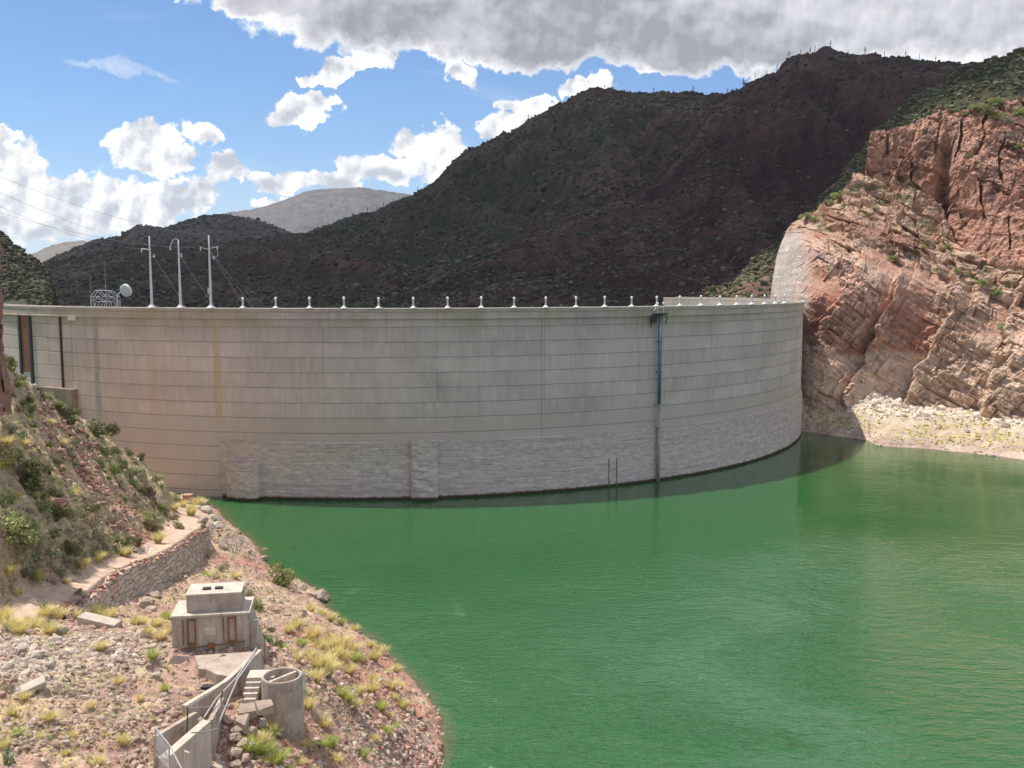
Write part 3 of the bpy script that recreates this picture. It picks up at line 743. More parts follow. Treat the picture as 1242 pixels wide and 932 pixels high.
    redface = sstep(975, 990, px) * sstep(1205, 1150, px) * sstep(335, 375, py) * (1 - rub * .7) * (1 - lw); C = mixc(C, deep * 1.15, redface * sstep(.3, .5, n2) * 0.85)
    C = mixc(C, mixc(np.array([0.50, 0.285, 0.20]), np.array([0.38, 0.215, 0.155]), sstep(.4, .6, n3)), upper * 0.85)
    stain = sstep(.55, .7, fbm(X * .25, Y * .25, Z * .04, octv=4, seed=740)); C = mixc(C, np.array([0.18, 0.105, 0.08]), upper * stain * 0.5)
    C = mixc(C, mixc(np.array([0.41, 0.245, 0.17]), np.array([0.50, 0.36, 0.26]), sstep(.4, .6, n3)), terr * 0.75)
    C = mixc(C, np.array([0.17, 0.18, 0.075]), terr * sstep(.6, .7, fbm(X * .2, Y * .2, Z * .2, octv=4, seed=750)) * 0.7)
    gray = sstep(990, 962, px + (n2 - .5) * 40) * sstep(275, 290, py)
    C = mixc(C, mixc(np.array([0.44, 0.40, 0.36]), np.array([0.54, 0.47, 0.40]), sstep(.35, .7, fbm(X * .3, Y * .3, Z * .10, octv=5, seed=760))), gray * 0.85)
    C = mixc(C, np.array([0.30, 0.15, 0.105]), led * terr * 0.8)
    C = C * (0.88 + 0.24 * b3)[..., None]
    # the rock carries on behind the rim and behind the left edge
    nb = 26
    k = (np.linspace(0, 1, nb)[1:]) ** 1.4
    Xl = X[:, :1] + k[::-1][None] * (36 + 0 * X[:, :1]) ; Yl = Y[:, :1] + k[::-1][None] * 60; Zl = Z[:, :1] - k[::-1][None] * 6 + 0 * k[None]
    jit = (fbm(Xl * .2, Yl * .2, Zl * .2, octv=4, seed=800) - .5) * 3 * k[::-1][None]
    X = np.concatenate([Xl + jit, X], 1); Y = np.concatenate([Yl, Y], 1); Z = np.concatenate([Zl, Z], 1); C = np.concatenate([np.repeat(C[:, :1], nb - 1, 1), C], 1)
    Xt = X[-1:] + k[:, None] * 36; Yt = Y[-1:] + k[:, None] * 70; Zt = Z[-1:] + k[:, None] * 2 + (fbm(Xt * .15, Yt * .15, octv=4, seed=810) - .5) * 4 * k[:, None] - 14 * k[:, None] ** 2
    Ct = mixc(np.repeat(C[-1:], nb - 1, 0), np.array([0.2, 0.19, 0.09]), np.broadcast_to((k[:, None] > 0.1) * 0.5, Xt.shape))
    X = np.concatenate([X, Xt]); Y = np.concatenate([Y, Yt]); Z = np.concatenate([Z, Zt]); C = np.concatenate([C, Ct])
    o = np_mesh("cliff", np.stack([X, Y, Z], -1), grid_faces(*X.shape, flip=False), M_cliff, C.reshape(-1, 3), smooth=False)
    tag(o, "tall sunlit red cliff with tilted beds on the right bank", kind="structure")
    return X, Y, Z
CLX, CLY, CLZ = build_cliff()

# ---- gravel shore at the foot of the cliff
bk = []
for a in [(968, 527), (975, 524), (1000, 528), (1040, 533), (1060, 541), (1100, 543), (1150, 548), (1200, 553), (1242, 559), (1320, 572)]:
    p = PZ(a[0], a[1], 0.0); bk.append(p)
    q = p.copy(); q[1] -= 6; q[2] = -1.6; bk.append(q); q = p.copy(); q[1] -= 16; q[2] = -5; bk.append(q)
for a in [(1000, 500, 297), (1000, 470, 303), (1040, 505, 286), (1050, 480, 295), (1100, 515, 274), (1110, 490, 291), (1160, 522, 268), (1160, 496, 283), (1242, 540, 251), (1242, 508, 266), (1320, 545, 245), (1320, 515, 256), (978, 480, 304), (978, 505, 296), (1080, 530, 264)]:
    bk.append(PY(*a))
bk += [np.array([90, 315, 10.0]), np.array([130, 315, 14.0]), np.array([170, 300, 14.0]), np.array([84, 303, 1.0])]
bk = np.array(bk); TB = TPS(bk[:, :2], bk[:, 2], 0.002)
def bankz(X, Y):
    z = TB(X, Y)
    ledge = np.clip(z / 1.1, -9, 40); ledge = (np.floor(ledge) + sstep(0.5, 0.9, ledge - np.floor(ledge))) * 1.1
    z = lerp(z, ledge, 0.5) + (fbm(X * .3, Y * .3, octv=5, seed=910, ridged=True) - .5) * 1.3 * sstep(0, 3, z) + (fbm(X * 1.2, Y * 1.2, octv=3, seed=911) - .5) * .3
    rub = sstep(112, 95, X) * sstep(0, 2, z); z = z + rub * (fbm(X * .45, Y * .45, octv=4, seed=912, ridged=True) - .5) * 3.2
    return z
def build_bank():
    X, Y = np.meshgrid(np.linspace(76, 180, 460), np.linspace(228, 322, 420), indexing='ij')
    X = X + 0; Z = bankz(X, Y)
    n = fbm(X * .2, Y * .2, octv=4, seed=920); n2 = fbm(X * .9, Y * .9, octv=4, seed=921)
    C = mixc(np.array([0.50, 0.39, 0.30]), np.array([0.40, 0.295, 0.23]), sstep(.4, .6, n))
    C = mixc(C, np.array([0.66, 0.57, 0.46]), sstep(4, 6.5, Z) * sstep(.35, .55, n2) * .7)
    C = mixc(C, np.array([0.50, 0.43, 0.17]), sstep(1.6, 2.6, Z) * sstep(7, 5, Z) * sstep(.48, .62, n2 * .6 + n * .4) * 0.5)
    C = mixc(C, np.array([0.12, 0.085, 0.06]), sstep(0.25, -0.1, Z))
    o = np_mesh("shore", np.stack([X, Y, Z], -1), grid_faces(*X.shape, flip=True), M_ground, C.reshape(-1, 3), smooth=True)
    tag(o, "pale gravel and rock shore below the red cliff", kind="structure")
build_bank()

# ---- clouds overhead whose shadow lies on the mountains
def build_clouds():
    m, nt, b = new_mat("cloud_vapour")
    b.inputs['Base Color'].default_value = (0.95, 0.95, 0.96, 1)
    tr = nt.node('ShaderNodeBsdfTranslucent'); tr.inputs[0].default_value = (0.85, 0.88, 0.95, 1)
    ms = nt.node('ShaderNodeMixShader'); ms.inputs[0].default_value = 0.5
    nt.l.new(b.outputs[0], ms.inputs[1]); nt.l.new(tr.outputs[0], ms.inputs[2])
    nt.l.new(ms.outputs[0], m.node_tree.nodes['Material Output'].inputs[0])
    ALT = 1300.0
    off = np.array([SUN_DIR.x, SUN_DIR.y]) / SUN_DIR.z
    # outline of the shade on the ground (x, y)
    poly = np.array([(-420, 330), (-200, 385), (-110, 420), (40, 490), (130, 490), (170, 460), (330, 468), (375, 520), (395, 650), (620, 680), (950, 780), (1000, 1500), (300, 1700), (-200, 1900), (-350, 2500), (-900, 2700), (-1500, 2600), (-1200, 1500), (-900, 600)], float)
    n = 420
    # resample outline with a ragged edge
    seg = np.vstack([poly, poly[:1]]); L_ = np.concatenate([[0], np.cumsum(np.linalg.norm(np.diff(seg, axis=0), axis=1))])
    t = np.linspace(0, L_[-1], n, endpoint=False); P = np.stack([np.interp(t, L_, seg[:, 0]), np.interp(t, L_, seg[:, 1])], -1)
    c = P.mean(0); rad = (fbm(t * .012, t * 0, octv=4, seed=5) - .5) * 0.10 + 1.0
    P = c + (P - c) * rad[:, None]
    rings = [(0.02, -40), (0.3, -45), (0.6, -40), (0.85, -20), (0.97, 5), (1.0, 40), (0.97, 90), (0.85, 170), (0.6, 240), (0.3, 270), (0.02, 280)]
    V = []
    for s, dz in rings:
        q = c + (P - c) * s; a = fbm(q[:, 0] * .006, q[:, 1] * .006, octv=4, seed=9) - .5
        cc = q + off * (ALT + dz)
        V.append(np.stack([cc[:, 0], cc[:, 1], ALT + dz + a * 120 * (1.0 if s < 1 else .3)], -1))
    V = np.array(V); m_ = len(rings)
    V = np.concatenate([V, V[:, :1]], 1)
    o = np_mesh("cloud", V, grid_faces(m_, n + 1), m, smooth=True)
    tag(o, "broad cumulus cloud overhead shading the mountains behind the dam", kind="structure")
build_clouds()

# ================================================================== THE DAM
def build_dam():
    root = empty("arch_dam", (DC[0], DC[1], 0)); tag(root, "long curved grey concrete dam with stone courses at its foot", "dam")
    T0, T1 = math.radians(-172), math.radians(36)
    TM = dam_th(268, 12)                     # left edge of the exposed masonry
    # --- concrete with lift joints, form marks, streaks
    m, nt, b = new_mat("dam_concrete")
    uv = nt.node('ShaderNodeUVMap').outputs[0]; s, z, _ = nt.sep(uv)[0:3]
    P = nt.comb(s, z, 0.0)
    lift = nt.math('DIVIDE', nt.math('SUBTRACT', z, 36.1), 3.165)
    li = nt.math('FLOOR', lift); lf = nt.math('FRACT', lift)
    wob = nt.mr(nt.noise(P, 0.25, 3), 0.3, 0.7, -0.012, 0.012)
    dist = nt.math('ABSOLUTE', nt.math('SUBTRACT', nt.math('FRACT', nt.math('ADD', nt.math('ADD', lift, 0.5), wob)), 0.5))
    jline = nt.mr(dist, 0.06, 0.014, 0.0, 1.0)
    below = nt.mr(lf, 0.72, 1.0)                                                # damp band hanging under each joint
    pan = nt.math('FLOOR', nt.math('DIVIDE', nt.math('ADD', s, 5.0), 23.5)); pan2 = nt.math('FLOOR', nt.math('DIVIDE', nt.math('ADD', s, nt.math('MULTIPLY', nt.white(nt.comb(li, 3.0, 1.0)), 8.0)), 7.8))
    t1 = nt.white(nt.comb(pan, li, 0.5)); t2 = nt.white(nt.comb(pan2, li, 7.5))
    pf = nt.math('FRACT', nt.math('DIVIDE', nt.math('ADD', s, 5.0), 23.5))
    vline = nt.mr(nt.math('MINIMUM', pf, nt.math('SUBTRACT', 1.0, pf)), 0.006, 0.002)
    streak = nt.noise(nt.comb(nt.math('MULTIPLY', s, 1.0), nt.math('MULTIPLY', z, 0.07), li), 0.9, 6, 0.65)
    streak2 = nt.noise(nt.comb(s, nt.math('MULTIPLY', z, 0.15), 4.0), 0.22, 5, 0.6)
    blot = nt.noise(P, 0.09, 5, 0.6); fine = nt.noise(P, 3.0, 6, 0.7)
    k = nt.math('ADD', nt.mr(streak, 0.3, 0.7, 0.91, 1.09), nt.mr(streak2, 0.3, 0.7, -0.11, 0.11))
    k = nt.math('ADD', k, nt.mr(t1, 0, 1, -0.065, 0.065)); k = nt.math('ADD', k, nt.mr(t2, 0, 1, -0.035, 0.035))
    k = nt.math('ADD', k, nt.mr(fine, 0.3, 0.7, -0.07, 0.07)); k = nt.math('ADD', k, nt.mr(blot, 0.3, 0.7, -0.13, 0.13))
    k = nt.math('MULTIPLY', k, nt.mr(nt.math('MULTIPLY', jline, nt.mr(nt.noise(P, .18, 3), .35, .6, .35, 1.0)), 0, 1, 1.0, 0.68)); k = nt.math('MULTIPLY', k, nt.mr(vline, 0, 1, 1.0, 0.8)); k = nt.math('MULTIPLY', k, nt.mr(below, 0, 1, 1.0, 0.93))
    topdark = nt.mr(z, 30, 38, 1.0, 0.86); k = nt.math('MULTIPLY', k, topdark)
    # concrete: browner to the left, greyer and greener in the middle
    smid = (dam_th(420) - T0) * DR; sright = (dam_th(900) - T0) * DR; s115 = (dam_th(117) - T0) * DR; s262 = (dam_th(262) - T0) * DR
    base = nt.mix(nt.mr(s, s115, smid, smooth=True), (0.60, 0.47, 0.385), (0.545, 0.455, 0.405))
    base = nt.mix(nt.math('MULTIPLY', nt.mr(streak2, 0.45, 0.7), 0.6), base, (0.40, 0.34, 0.295))
    # lower band washed by high water: smoother, paler, thin horizontal lines
    bath = nt.noise(nt.comb(nt.math('MULTIPLY', s, 0.02), z, 9.0), 1.6, 5, 0.7)
    wl = nt.mr(z, 18.2, 16.5, smooth=True)
    base = nt.mix(wl, base, nt.mix(nt.mr(bath, 0.35, 0.65), (0.56, 0.46, 0.39), (0.46, 0.385, 0.335)))
    kw = nt.mr(bath, 0.3, 0.7, 0.88, 1.1); k = nt.mix(nt.math('MULTIPLY', wl, 0.75), nt.comb(k, k, k), nt.vmath('SCALE', nt.comb(kw, kw, kw), nt.mr(jline, 0, 1, 1.0, 0.75)))
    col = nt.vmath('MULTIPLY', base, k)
    ef = nt.noise(nt.comb(nt.math('MULTIPLY', s, 1.4), nt.math('MULTIPLY', z, .05), nt.math('MULTIPLY', li, 7.3)), .55, 4, .65); ef = nt.math('MULTIPLY', nt.mr(ef, .56, .66), nt.mr(lf, .25, .98)); col = nt.mix(nt.math('MULTIPLY', ef, .42), col, (.66, .59, .51))
    sp = nt.noise(nt.comb(nt.math('MULTIPLY', s, 1.2), nt.math('MULTIPLY', z, .09), 31.0), .42, 5, .7); col = nt.mix(nt.math('MULTIPLY', nt.mr(sp, .56, .7), nt.mr(z, 14, 19, 0, .5)), col, (.30, .275, .235))
    def stripe(sc, w, c, amt, z0, z1, top=0.6):
        nonlocal col
        d = nt.math('ABSOLUTE', nt.math('SUBTRACT', nt.math('ADD', s, nt.mr(nt.noise(P, 0.3, 3), .3, .7, -w * .2, w * .2)), sc))
        f = nt.math('MULTIPLY', nt.mr(d, w, w * 0.35, smooth=True), nt.mr(z, z0, z0 + 2)); f = nt.math('MULTIPLY', f, nt.mr(z, z1, z1 - 1))
        f = nt.math('MULTIPLY', f, nt.mr(nt.noise(nt.comb(s, nt.math('MULTIPLY', z, 0.3), 2.0), 1.2, 5, 0.7), 0.35, 0.6, 0.35, 1.0))
        col = nt.mix(nt.math('MULTIPLY', f, amt), col, c)
    def S(px): return (dam_th(px, 25) - T0) * DR
    stripe(S(117), 1.1, (0.30, 0.29, 0.265), 0.85, 14, 39)
    stripe(S(263), 1.3, (0.50, 0.34, 0.17), 0.7, 15, 37.5)
    stripe(S(183), 1.6, (0.47, 0.33, 0.2), 0.35, 16, 34)
    stripe(S(87), 0.4, (0.30, 0.22, 0.13), 0.6, 22, 37)
    stripe(S(462), 0.7, (0.52, 0.46, 0.35), 0.6, 26, 36)
    stripe(S(530), 0.16, (0.7, 0.66, 0.6), 0.9, 17.5, 21)
    stripe(S(418), 1.6, (0.46, 0.35, 0.25), 0.35, 20, 24)
    stripe(S(658), 0.22, (0.2, 0.19, 0.17), 0.6, 2, 39)
    stripe(S(822), 1.8, (0.48, 0.42, 0.28), 0.3, 33, 38)
    yel = nt.math('MULTIPLY', nt.mr(z, 34.6, 37.0), nt.mr(nt.noise(P, 0.12, 4), 0.45, 0.6)); col = nt.mix(nt.math('MULTIPLY', yel, 0.45), col, (0.32, 0.27, 0.13))
    nt.set(b.inputs['Base Color'], col); b.inputs['Roughness'].default_value = 0.93
    hgt = nt.math('SUBTRACT', nt.math('ADD', nt.math('MULTIPLY', fine, 0.25), nt.math('MULTIPLY', streak, 0.1)), nt.math('MULTIPLY', jline, 1.2))
    nt.set(b.inputs['Normal'], nt.bump(hgt, 0.5, 0.12))
    M_conc = m
    # --- masonry
    m, nt, b = new_mat("coursed_stone")
    uv = nt.node('ShaderNodeUVMap').outputs[0]
    P = uv; s, z, _ = nt.sep(P)[0:3]
    wz = nt.math('ADD', z, nt.mr(nt.noise(nt.comb(nt.math('MULTIPLY', s, .15), z, 0.0), 0.6, 4), .3, .7, -.35, .35))
    ci = nt.math('FLOOR', nt.math('DIVIDE', wz, 0.62)); cf = nt.math('FRACT', nt.math('DIVIDE', wz, 0.62))
    sx = nt.math('ADD', nt.math('DIVIDE', s, 1.5), nt.math('MULTIPLY', nt.white(nt.comb(ci, 1.0, 2.0)), 5.0))
    sf = nt.math('FRACT', sx); si = nt.math('FLOOR', sx)
    joint = nt.math('MAXIMUM', nt.mr(cf, 0.22, 0.04), nt.math('MULTIPLY', nt.mr(sf, 0.07, 0.02), 0.8))
    tone = nt.white(nt.comb(si, ci, 3.0)); strat = nt.noise(nt.comb(nt.math('MULTIPLY', s, 0.035), z, 2.0), 1.15, 6, 0.7); rough = nt.noise(P, 1.1, 7, 0.7)
    k = nt.math('ADD', nt.mr(tone, 0, 1, 0.93, 1.15), nt.mr(strat, 0.3, 0.7, -0.13, 0.13)); k = nt.math('ADD', k, nt.mr(rough, 0.3, 0.7, -0.12, 0.12))
    k = nt.math('MULTIPLY', k, nt.mr(nt.math('MULTIPLY', joint, nt.mr(nt.noise(P, 0.35, 3), .38, .6)), 0, 1, 1.0, 0.66))
    c0 = nt.mix(nt.mr(z, 12.5, 5, smooth=True), (0.54, 0.445, 0.38), (0.64, 0.545, 0.48)); c0 = nt.mix(nt.mr(strat, .35, .65), c0, (0.49, 0.41, 0.37))
    c0 = nt.mix(nt.math('MULTIPLY', nt.mr(s, (dam_th(330) - T0) * DR, (dam_th(268) - T0) * DR), 0.5), c0, (0.42, 0.31, 0.25))
    col = nt.vmath('MULTIPLY', c0, nt.comb(k, k, k))
    col = nt.mix(nt.mr(nt.math('ADD', z, nt.mr(rough, .3, .7, -.2, .2)), 0.75, 0.45), col, (0.13, 0.075, 0.045))
    col = nt.mix(nt.mr(z, 0.4, 0.2), col, (0.05, 0.035, 0.025))
    nt.set(b.inputs['Base Color'], col); b.inputs['Roughness'].default_value = 0.95
    hh = nt.math('SUBTRACT', nt.math('ADD', nt.math('MULTIPLY', rough, 0.8), nt.math('MULTIPLY', tone, 0.25)), nt.math('MULTIPLY', joint, 0.6))
    nt.set(b.inputs['Normal'], nt.bump(hh, 0.35, 0.12)); M_mas = m
    M_cap = simple("parapet_cap", (0.62, 0.56, 0.49), 0.85, 0.2, 0.6, bump=0.2)
    def ring(name, prof, t0, t1, mat, n=None, bulge=None, parent=root):
        """sweep a profile [(radius offset, z), ...] along the arc"""
        n = n or int((t1 - t0) * DR / 1.2)
        th = np.linspace(t0, t1, n); pr = np.array(prof, float)
        R = DR + pr[None, :, 0] + 0 * th[:, None]; Zz = np.broadcast_to(pr[None, :, 1], R.shape)
        if bulge is not None: R = R + bulge(th[:, None] * DR, Zz)
        X = R * np.cos(th)[:, None]; Y = R * np.sin(th)[:, None]
        S_ = np.broadcast_to(((th - T0) * DR)[:, None], R.shape)
        V = np.stack([X, Y, Zz], -1)
        return np_mesh(name, V, grid_faces(n, len(prof), flip=False), mat, smooth=False, uv=np.stack([S_, Zz], -1), parent=parent)
    # concrete wall down to the masonry, and to the rock where there is none
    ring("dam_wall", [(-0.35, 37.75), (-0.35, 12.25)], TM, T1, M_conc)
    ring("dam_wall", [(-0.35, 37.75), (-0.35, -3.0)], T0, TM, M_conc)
    def bulge(sv, zv):
        z_ = np.asarray(zv); ci = np.floor(z_ / 0.62); si = np.floor(sv / 1.5 + hash3(ci, ci, ci, 5) * 3)
        er = fbm(sv * 0.08, z_ * 0.9, octv=4, seed=44) - .5
        return np.where(z_ > 12.1, 0.0, (hash3(si, ci, ci, 3) - .5) * 0.08 + er * 0.2)
    zs = np.arange(12.0, -2.0, -0.31)
    ring("stone_face", [(-0.38, 12.25), (0.1, 12.2)] + [(0.12, z_) for z_ in zs], TM, T1, M_mas, n=480 * 1, bulge=bulge)
    # flank of the masonry at its left end
    pt = lambda r, z_: ((DR + r) * math.cos(TM), (DR + r) * math.sin(TM), z_)
    # parapet band standing proud of the wall, deck, inner parapet, back face
    ring("parapet", [(-0.36, 37.7), (0.05, 37.8), (0.05, 38.05), (-0.05, 38.1), (-0.05, 39.82)], T0, T1, M_conc)
    ring("parapet_cap", [(-0.05, 39.82), (0.06, 39.83), (0.06, 40.0), (-0.5, 40.02), (-0.5, 39.83)], T0, T1, M_cap)
    ring("parapet", [(-0.46, 39.84), (-0.46, 38.85)], T0, T1, M_conc)
    M_road = simple("crest_road", (0.30, 0.27, 0.24), 0.9, 0.2, 0.3)
    ring("crest_road", [(-0.46, 38.86), (-7.0, 38.86)], T0, T1, M_road)
    ring("downstream_parapet", [(-7.0, 38.86), (-7.0, 39.9), (-7.45, 39.92), (-7.45, 30), (-14, 0), (-22, -6)], T0, T1, M_conc)
    # pilasters on the stone face
    def pilaster(px0, px1, ztop, rise, mat, name="pilaster"):
        ta, tb = dam_th(px0, 2), dam_th(px1, 2); n = 22; th = np.linspace(ta, tb, n)
        zz = np.concatenate([np.arange(-2, ztop, 0.31), [ztop]])
        w = np.sin(np.linspace(0, math.pi, n)) ** 0.22 * rise
        T_, Z_ = np.meshgrid(th, zz); R = DR - 0.3 + w[None] + 0.0 * Z_
        r2 = R + (hash3(np.floor(Z_ / .62), np.floor(T_ * DR / 1.1), Z_ * 0, 9) - .5) * 0.18 + (fbm(T_ * DR * .6, Z_ * .7, octv=4, seed=3) - .5) * .5
        X = r2 * np.cos(T_); Y = r2 * np.sin(T_)
        top = np.stack([(DR - 0.3) * np.cos(th), (DR - 0.3) * np.sin(th), np.full(n, ztop)], -1)
        V = np.concatenate([np.stack([X, Y, Z_], -1), top[None]], 0)
        SS = np.concatenate([(T_ - T0) * DR, ((th - T0) * DR)[None]], 0); ZZ = np.concatenate([Z_, np.full((1, n), ztop)], 0)
        np_mesh(name, V, grid_faces(*V.shape[:2], flip=True), mat, smooth=False, uv=np.stack([SS, ZZ], -1), parent=root)
    pilaster(497.5, 531.5, 12.6, 2.3, M_mas); pilaster(277, 318, 7.6, 2.6, M_mas)
    # concrete block and dark guides at the left end
    M_rust = simple("rusted_steel", (0.30, 0.13, 0.06), 0.85, 0.5, 1.2, col2=(0.16, 0.08, 0.05), bump=0.3)
    M_dark = simple("dark_steel", (0.05, 0.045, 0.04), 0.7, 0.3, 2)
    def on_face(name, px0, px1, z0, z1, rise, mat):
        ta, tb = dam_th(px0, 38), dam_th(px1, 38); mb = MB(); q = []
        for z_ in (z0, z1):
            q += [dam_pt(ta, z_, DR - 0.4), dam_pt(ta, z_, DR - 0.35 + rise), dam_pt(tb, z_, DR - 0.35 + rise), dam_pt(tb, z_, DR - 0.4)]
        q = [(a - DC[0], b_ - DC[1], c_) for a, b_, c_ in q]
        mb.quadbox([q[0], q[3], q[2], q[1], q[4], q[7], q[6], q[5]]); return mb.build(name, mat, root)
    on_face("gate_panel", 23.5, 33, 24.6, 38.0, 0.1, M_rust)
    on_face("gate_guide", 20.5, 23, 24, 38.2, 0.35, M_dark); on_face("gate_guide", 33.5, 36, 22, 38.2, 0.35, M_dark)
    on_face("gate_guide", 70.5, 72.5, 21.8, 38.2, 0.3, M_dark)
    M_br = simple("stained_concrete", (0.30, 0.24, 0.17), 0.95, 0.3, 0.5)
    on_face("ledge_block", 50, 88, 9, 21.7, 1.6, M_br)
    on_face("float_box", 82, 92, 37.0, 38.2, 0.5, M_cap)
    # stub rails low on the stone face
    for px in (740, 749.5): on_face("guide_rail", px - .35, px + .35, -1, 6.4, 0.7, M_br)
    on_face("guide_rail", 496, 497.3, -1, 12.0, 0.9, M_cap)
    return root, M_conc, M_cap, M_mas, M_rust, M_dark
DAM, M_conc, M_cap, M_mas, M_rust, M_dark = build_dam()

# ================================================================== OBJECTS ON THE DAM
rnd = random.Random(7)
M_white = simple("white_paint", (0.68, 0.65, 0.62), 0.5, 0.12, 2.0)
M_galv = simple("galvanised_steel", (0.62, 0.62, 0.66), 0.45, 0.15, 1.5, metal=0.2)
M_wire = simple("wire", (0.35, 0.34, 0.34), 0.5, 0.1)
M_blue = simple("blue_pipe_paint", (0.14, 0.20, 0.27), 0.5, 0.3, 1.0)
M_glob = simple("milk_glass", (0.85, 0.84, 0.82), 0.25, 0.03, 3)

def copy_tree(o, parent=None):
    c = o.copy(); COL.objects.link(c)
    if parent is not None: c.parent = parent
    for ch in [k for k in o.children]: copy_tree(ch, c)
    return c
ORD = ("first second third fourth fifth sixth seventh eighth ninth tenth eleventh twelfth thirteenth fourteenth fifteenth sixteenth seventeenth eighteenth nineteenth twentieth twenty-first twenty-second".split() + ["twenty-%s" % q for q in "third fourth fifth sixth seventh eighth ninth".split()] + ["thirtieth"] + ["thirty-%s" % q for q in "first second third fourth fifth sixth seventh eighth ninth".split()])
def make_lamp():
    r = empty("crest_lamp")
    MB().lathe([(0.0, 0.0), (0.95, 0.0), (0.92, 0.12), (0.55, 0.28), (0.30, 0.5), (0.26, 0.56)], 12).build("base", M_white, r, smooth=False)
    MB().lathe([(0.24, 0.55), (0.20, 1.6), (0.27, 1.66), (0.27, 1.74), (0.0, 1.76)], 12).build("post", M_white, r, smooth=True)
    MB().lathe([(0.0, 1.70), (0.20, 1.76), (0.33, 1.92), (0.36, 2.06), (0.31, 2.22), (0.17, 2.34), (0.0, 2.37)], 14).build("globe", M_glob, r, smooth=True)
    return r
th0 = dam_th(293.8); dth = (dam_th(624) - th0) / 8
lamp0 = make_lamp()
for k in range(22):
    th = th0 + dth * k; o = lamp0 if k == 0 else copy_tree(lamp0); o.scale = (.8, .8, .97 + .02 * (k % 4))
    o.location = dam_pt(th, 40.0, DR - 0.22); o.rotation_euler = (0, 0, th)
    tag(o, "white globe lamp on the dam parapet, nearest to the three poles" if k == 0 else "%s white globe lamp along the dam parapet counting from the tall white poles" % ORD[k], "lamp", "globe lamps along the dam crest")

def make_pole(kind):
    r = empty("power_pole")
    MB().lathe([(0.0, 0.0), (1.0, 0.0), (0.95, 0.15), (0.5, 0.42), (0.36, 0.7), (0.34, 0.7)], 12).build("base", M_white, r)
    h = 15.0 if kind != 1 else 14.2
    MB().lathe([(0.28, 0.6), (0.18, h - 3), (0.13, h), (0.0, h + .02)], 12).build("shaft", M_galv, r, smooth=True)
    return r, h
poles = []
def ins(mb, p, n=5, dz=-0.16, r=0.13):
    m_ = MB(); m_.lathe([(0.03, 0.0)] + [q for i in range(n) for q in ((r, -dz * i * -1 + .02), (r * .8, dz * i - .06), (0.05, dz * i - .1))], 8, (p[0], p[1], p[2] - .05)); mb.append(m_)
attach = []
for k in range(3):
    th = th0 - dth * (3 - k); r, h = make_pole(k)
    x, y, z = dam_pt(th, 40.0, DR - 0.22); r.location = (x, y, z)
    tag(r, ["left tall white pole on the dam with a bare top", "middle tall white pole on the dam with a curved arm at its top", "right tall white pole on the dam with a cross arm"][k], "pole", "tall white poles on the dam crest")
    mb = []; im = []
    def arm(*pts, rad=.06): mb.append(MB().tube(list(pts), rad, 7))
    if k == 0:
        arm((0, 0, h - 2.8), (-1.7, 0, h - 2.6)); arm((0, 0, h - 4.2), (1.1, 0, h - 4.3)); ins(im, (-1.7, 0, h - 2.6)); ins(im, (0.9, 0, h - 3.7)); attach.append((x - 1.7, y, z + h - 2.6))
    elif k == 1:
        arm((0, 0, h - 1), (0, 0, h - .1), (-0.5, 0, h + .25), (-1.1, 0, h - .1), (-1.5, 0, h - 0.9), (-1.75, 0, h - 1.5), rad=.08); ins(im, (-1.75, 0, h - 1.4)); attach.append((x - 1.75, y, z + h - 1.6)); ins(im, (0.55, 0, h - 2.9)); arm((0, 0, h - 3.2), (.6, 0, h - 2.8))
    else:
        arm((0, 0, h - 2.7), (1.9, 0, h - 2.3), rad=.07); arm((-1.8, 0, h - 2.5), (0, 0, h - 2.9), rad=.05); arm((1.7, 0, h - 2.3), (1.7, 0, h - 4.3), (.4, 0, h - 4.6), rad=.035); ins(im, (1.7, 0, h - 2.3)); ins(im, (-1.8, 0, h - 2.3)); ins(im, (.9, 0, h - 4.2)); attach.append((x - 1.8, y, z + h - 2.4)); attach.append((x, y, z + h))
        MB().box(-.55, -.25, -.2, .2, 3.0, 4.2).build("control_box", M_galv, r)
    for q_ in mb: q_.build("arm", M_galv, r)
    for q_ in im: q_.build("insulator", M_glob, r)
    ends = [(7.0, 2.5, -1.0)] + ([(8.6, 3.5, -1.0)] if k == 2 else [])
    for e in ends: MB().tube([(0, 0, h - 2.9), e], .035, 5).build("guy_wire", M_wire, r)
for k, (a, (px, py)) in enumerate(zip(attach, [(-60, 222), (-60, 205), (-60, 240), (-60, 190)])):
    b = PY(px, py, 105.0); a = Vector(a); b = Vector(b); pts = []
    for i in range(25):
        t = i / 24; p = a.lerp(b, t); p.z -= 4 * 1.6 * t * (1 - t); pts.append(p)
    o = MB().tube(pts, .02, 5).build("power_line", M_wire)
    tag(o, "thin sagging power line reaching the %s" % ["left tall pole", "curved arm of the middle pole", "left arm of the right pole", "tip of the right pole"][k], "power line", "power lines leaving the white poles")
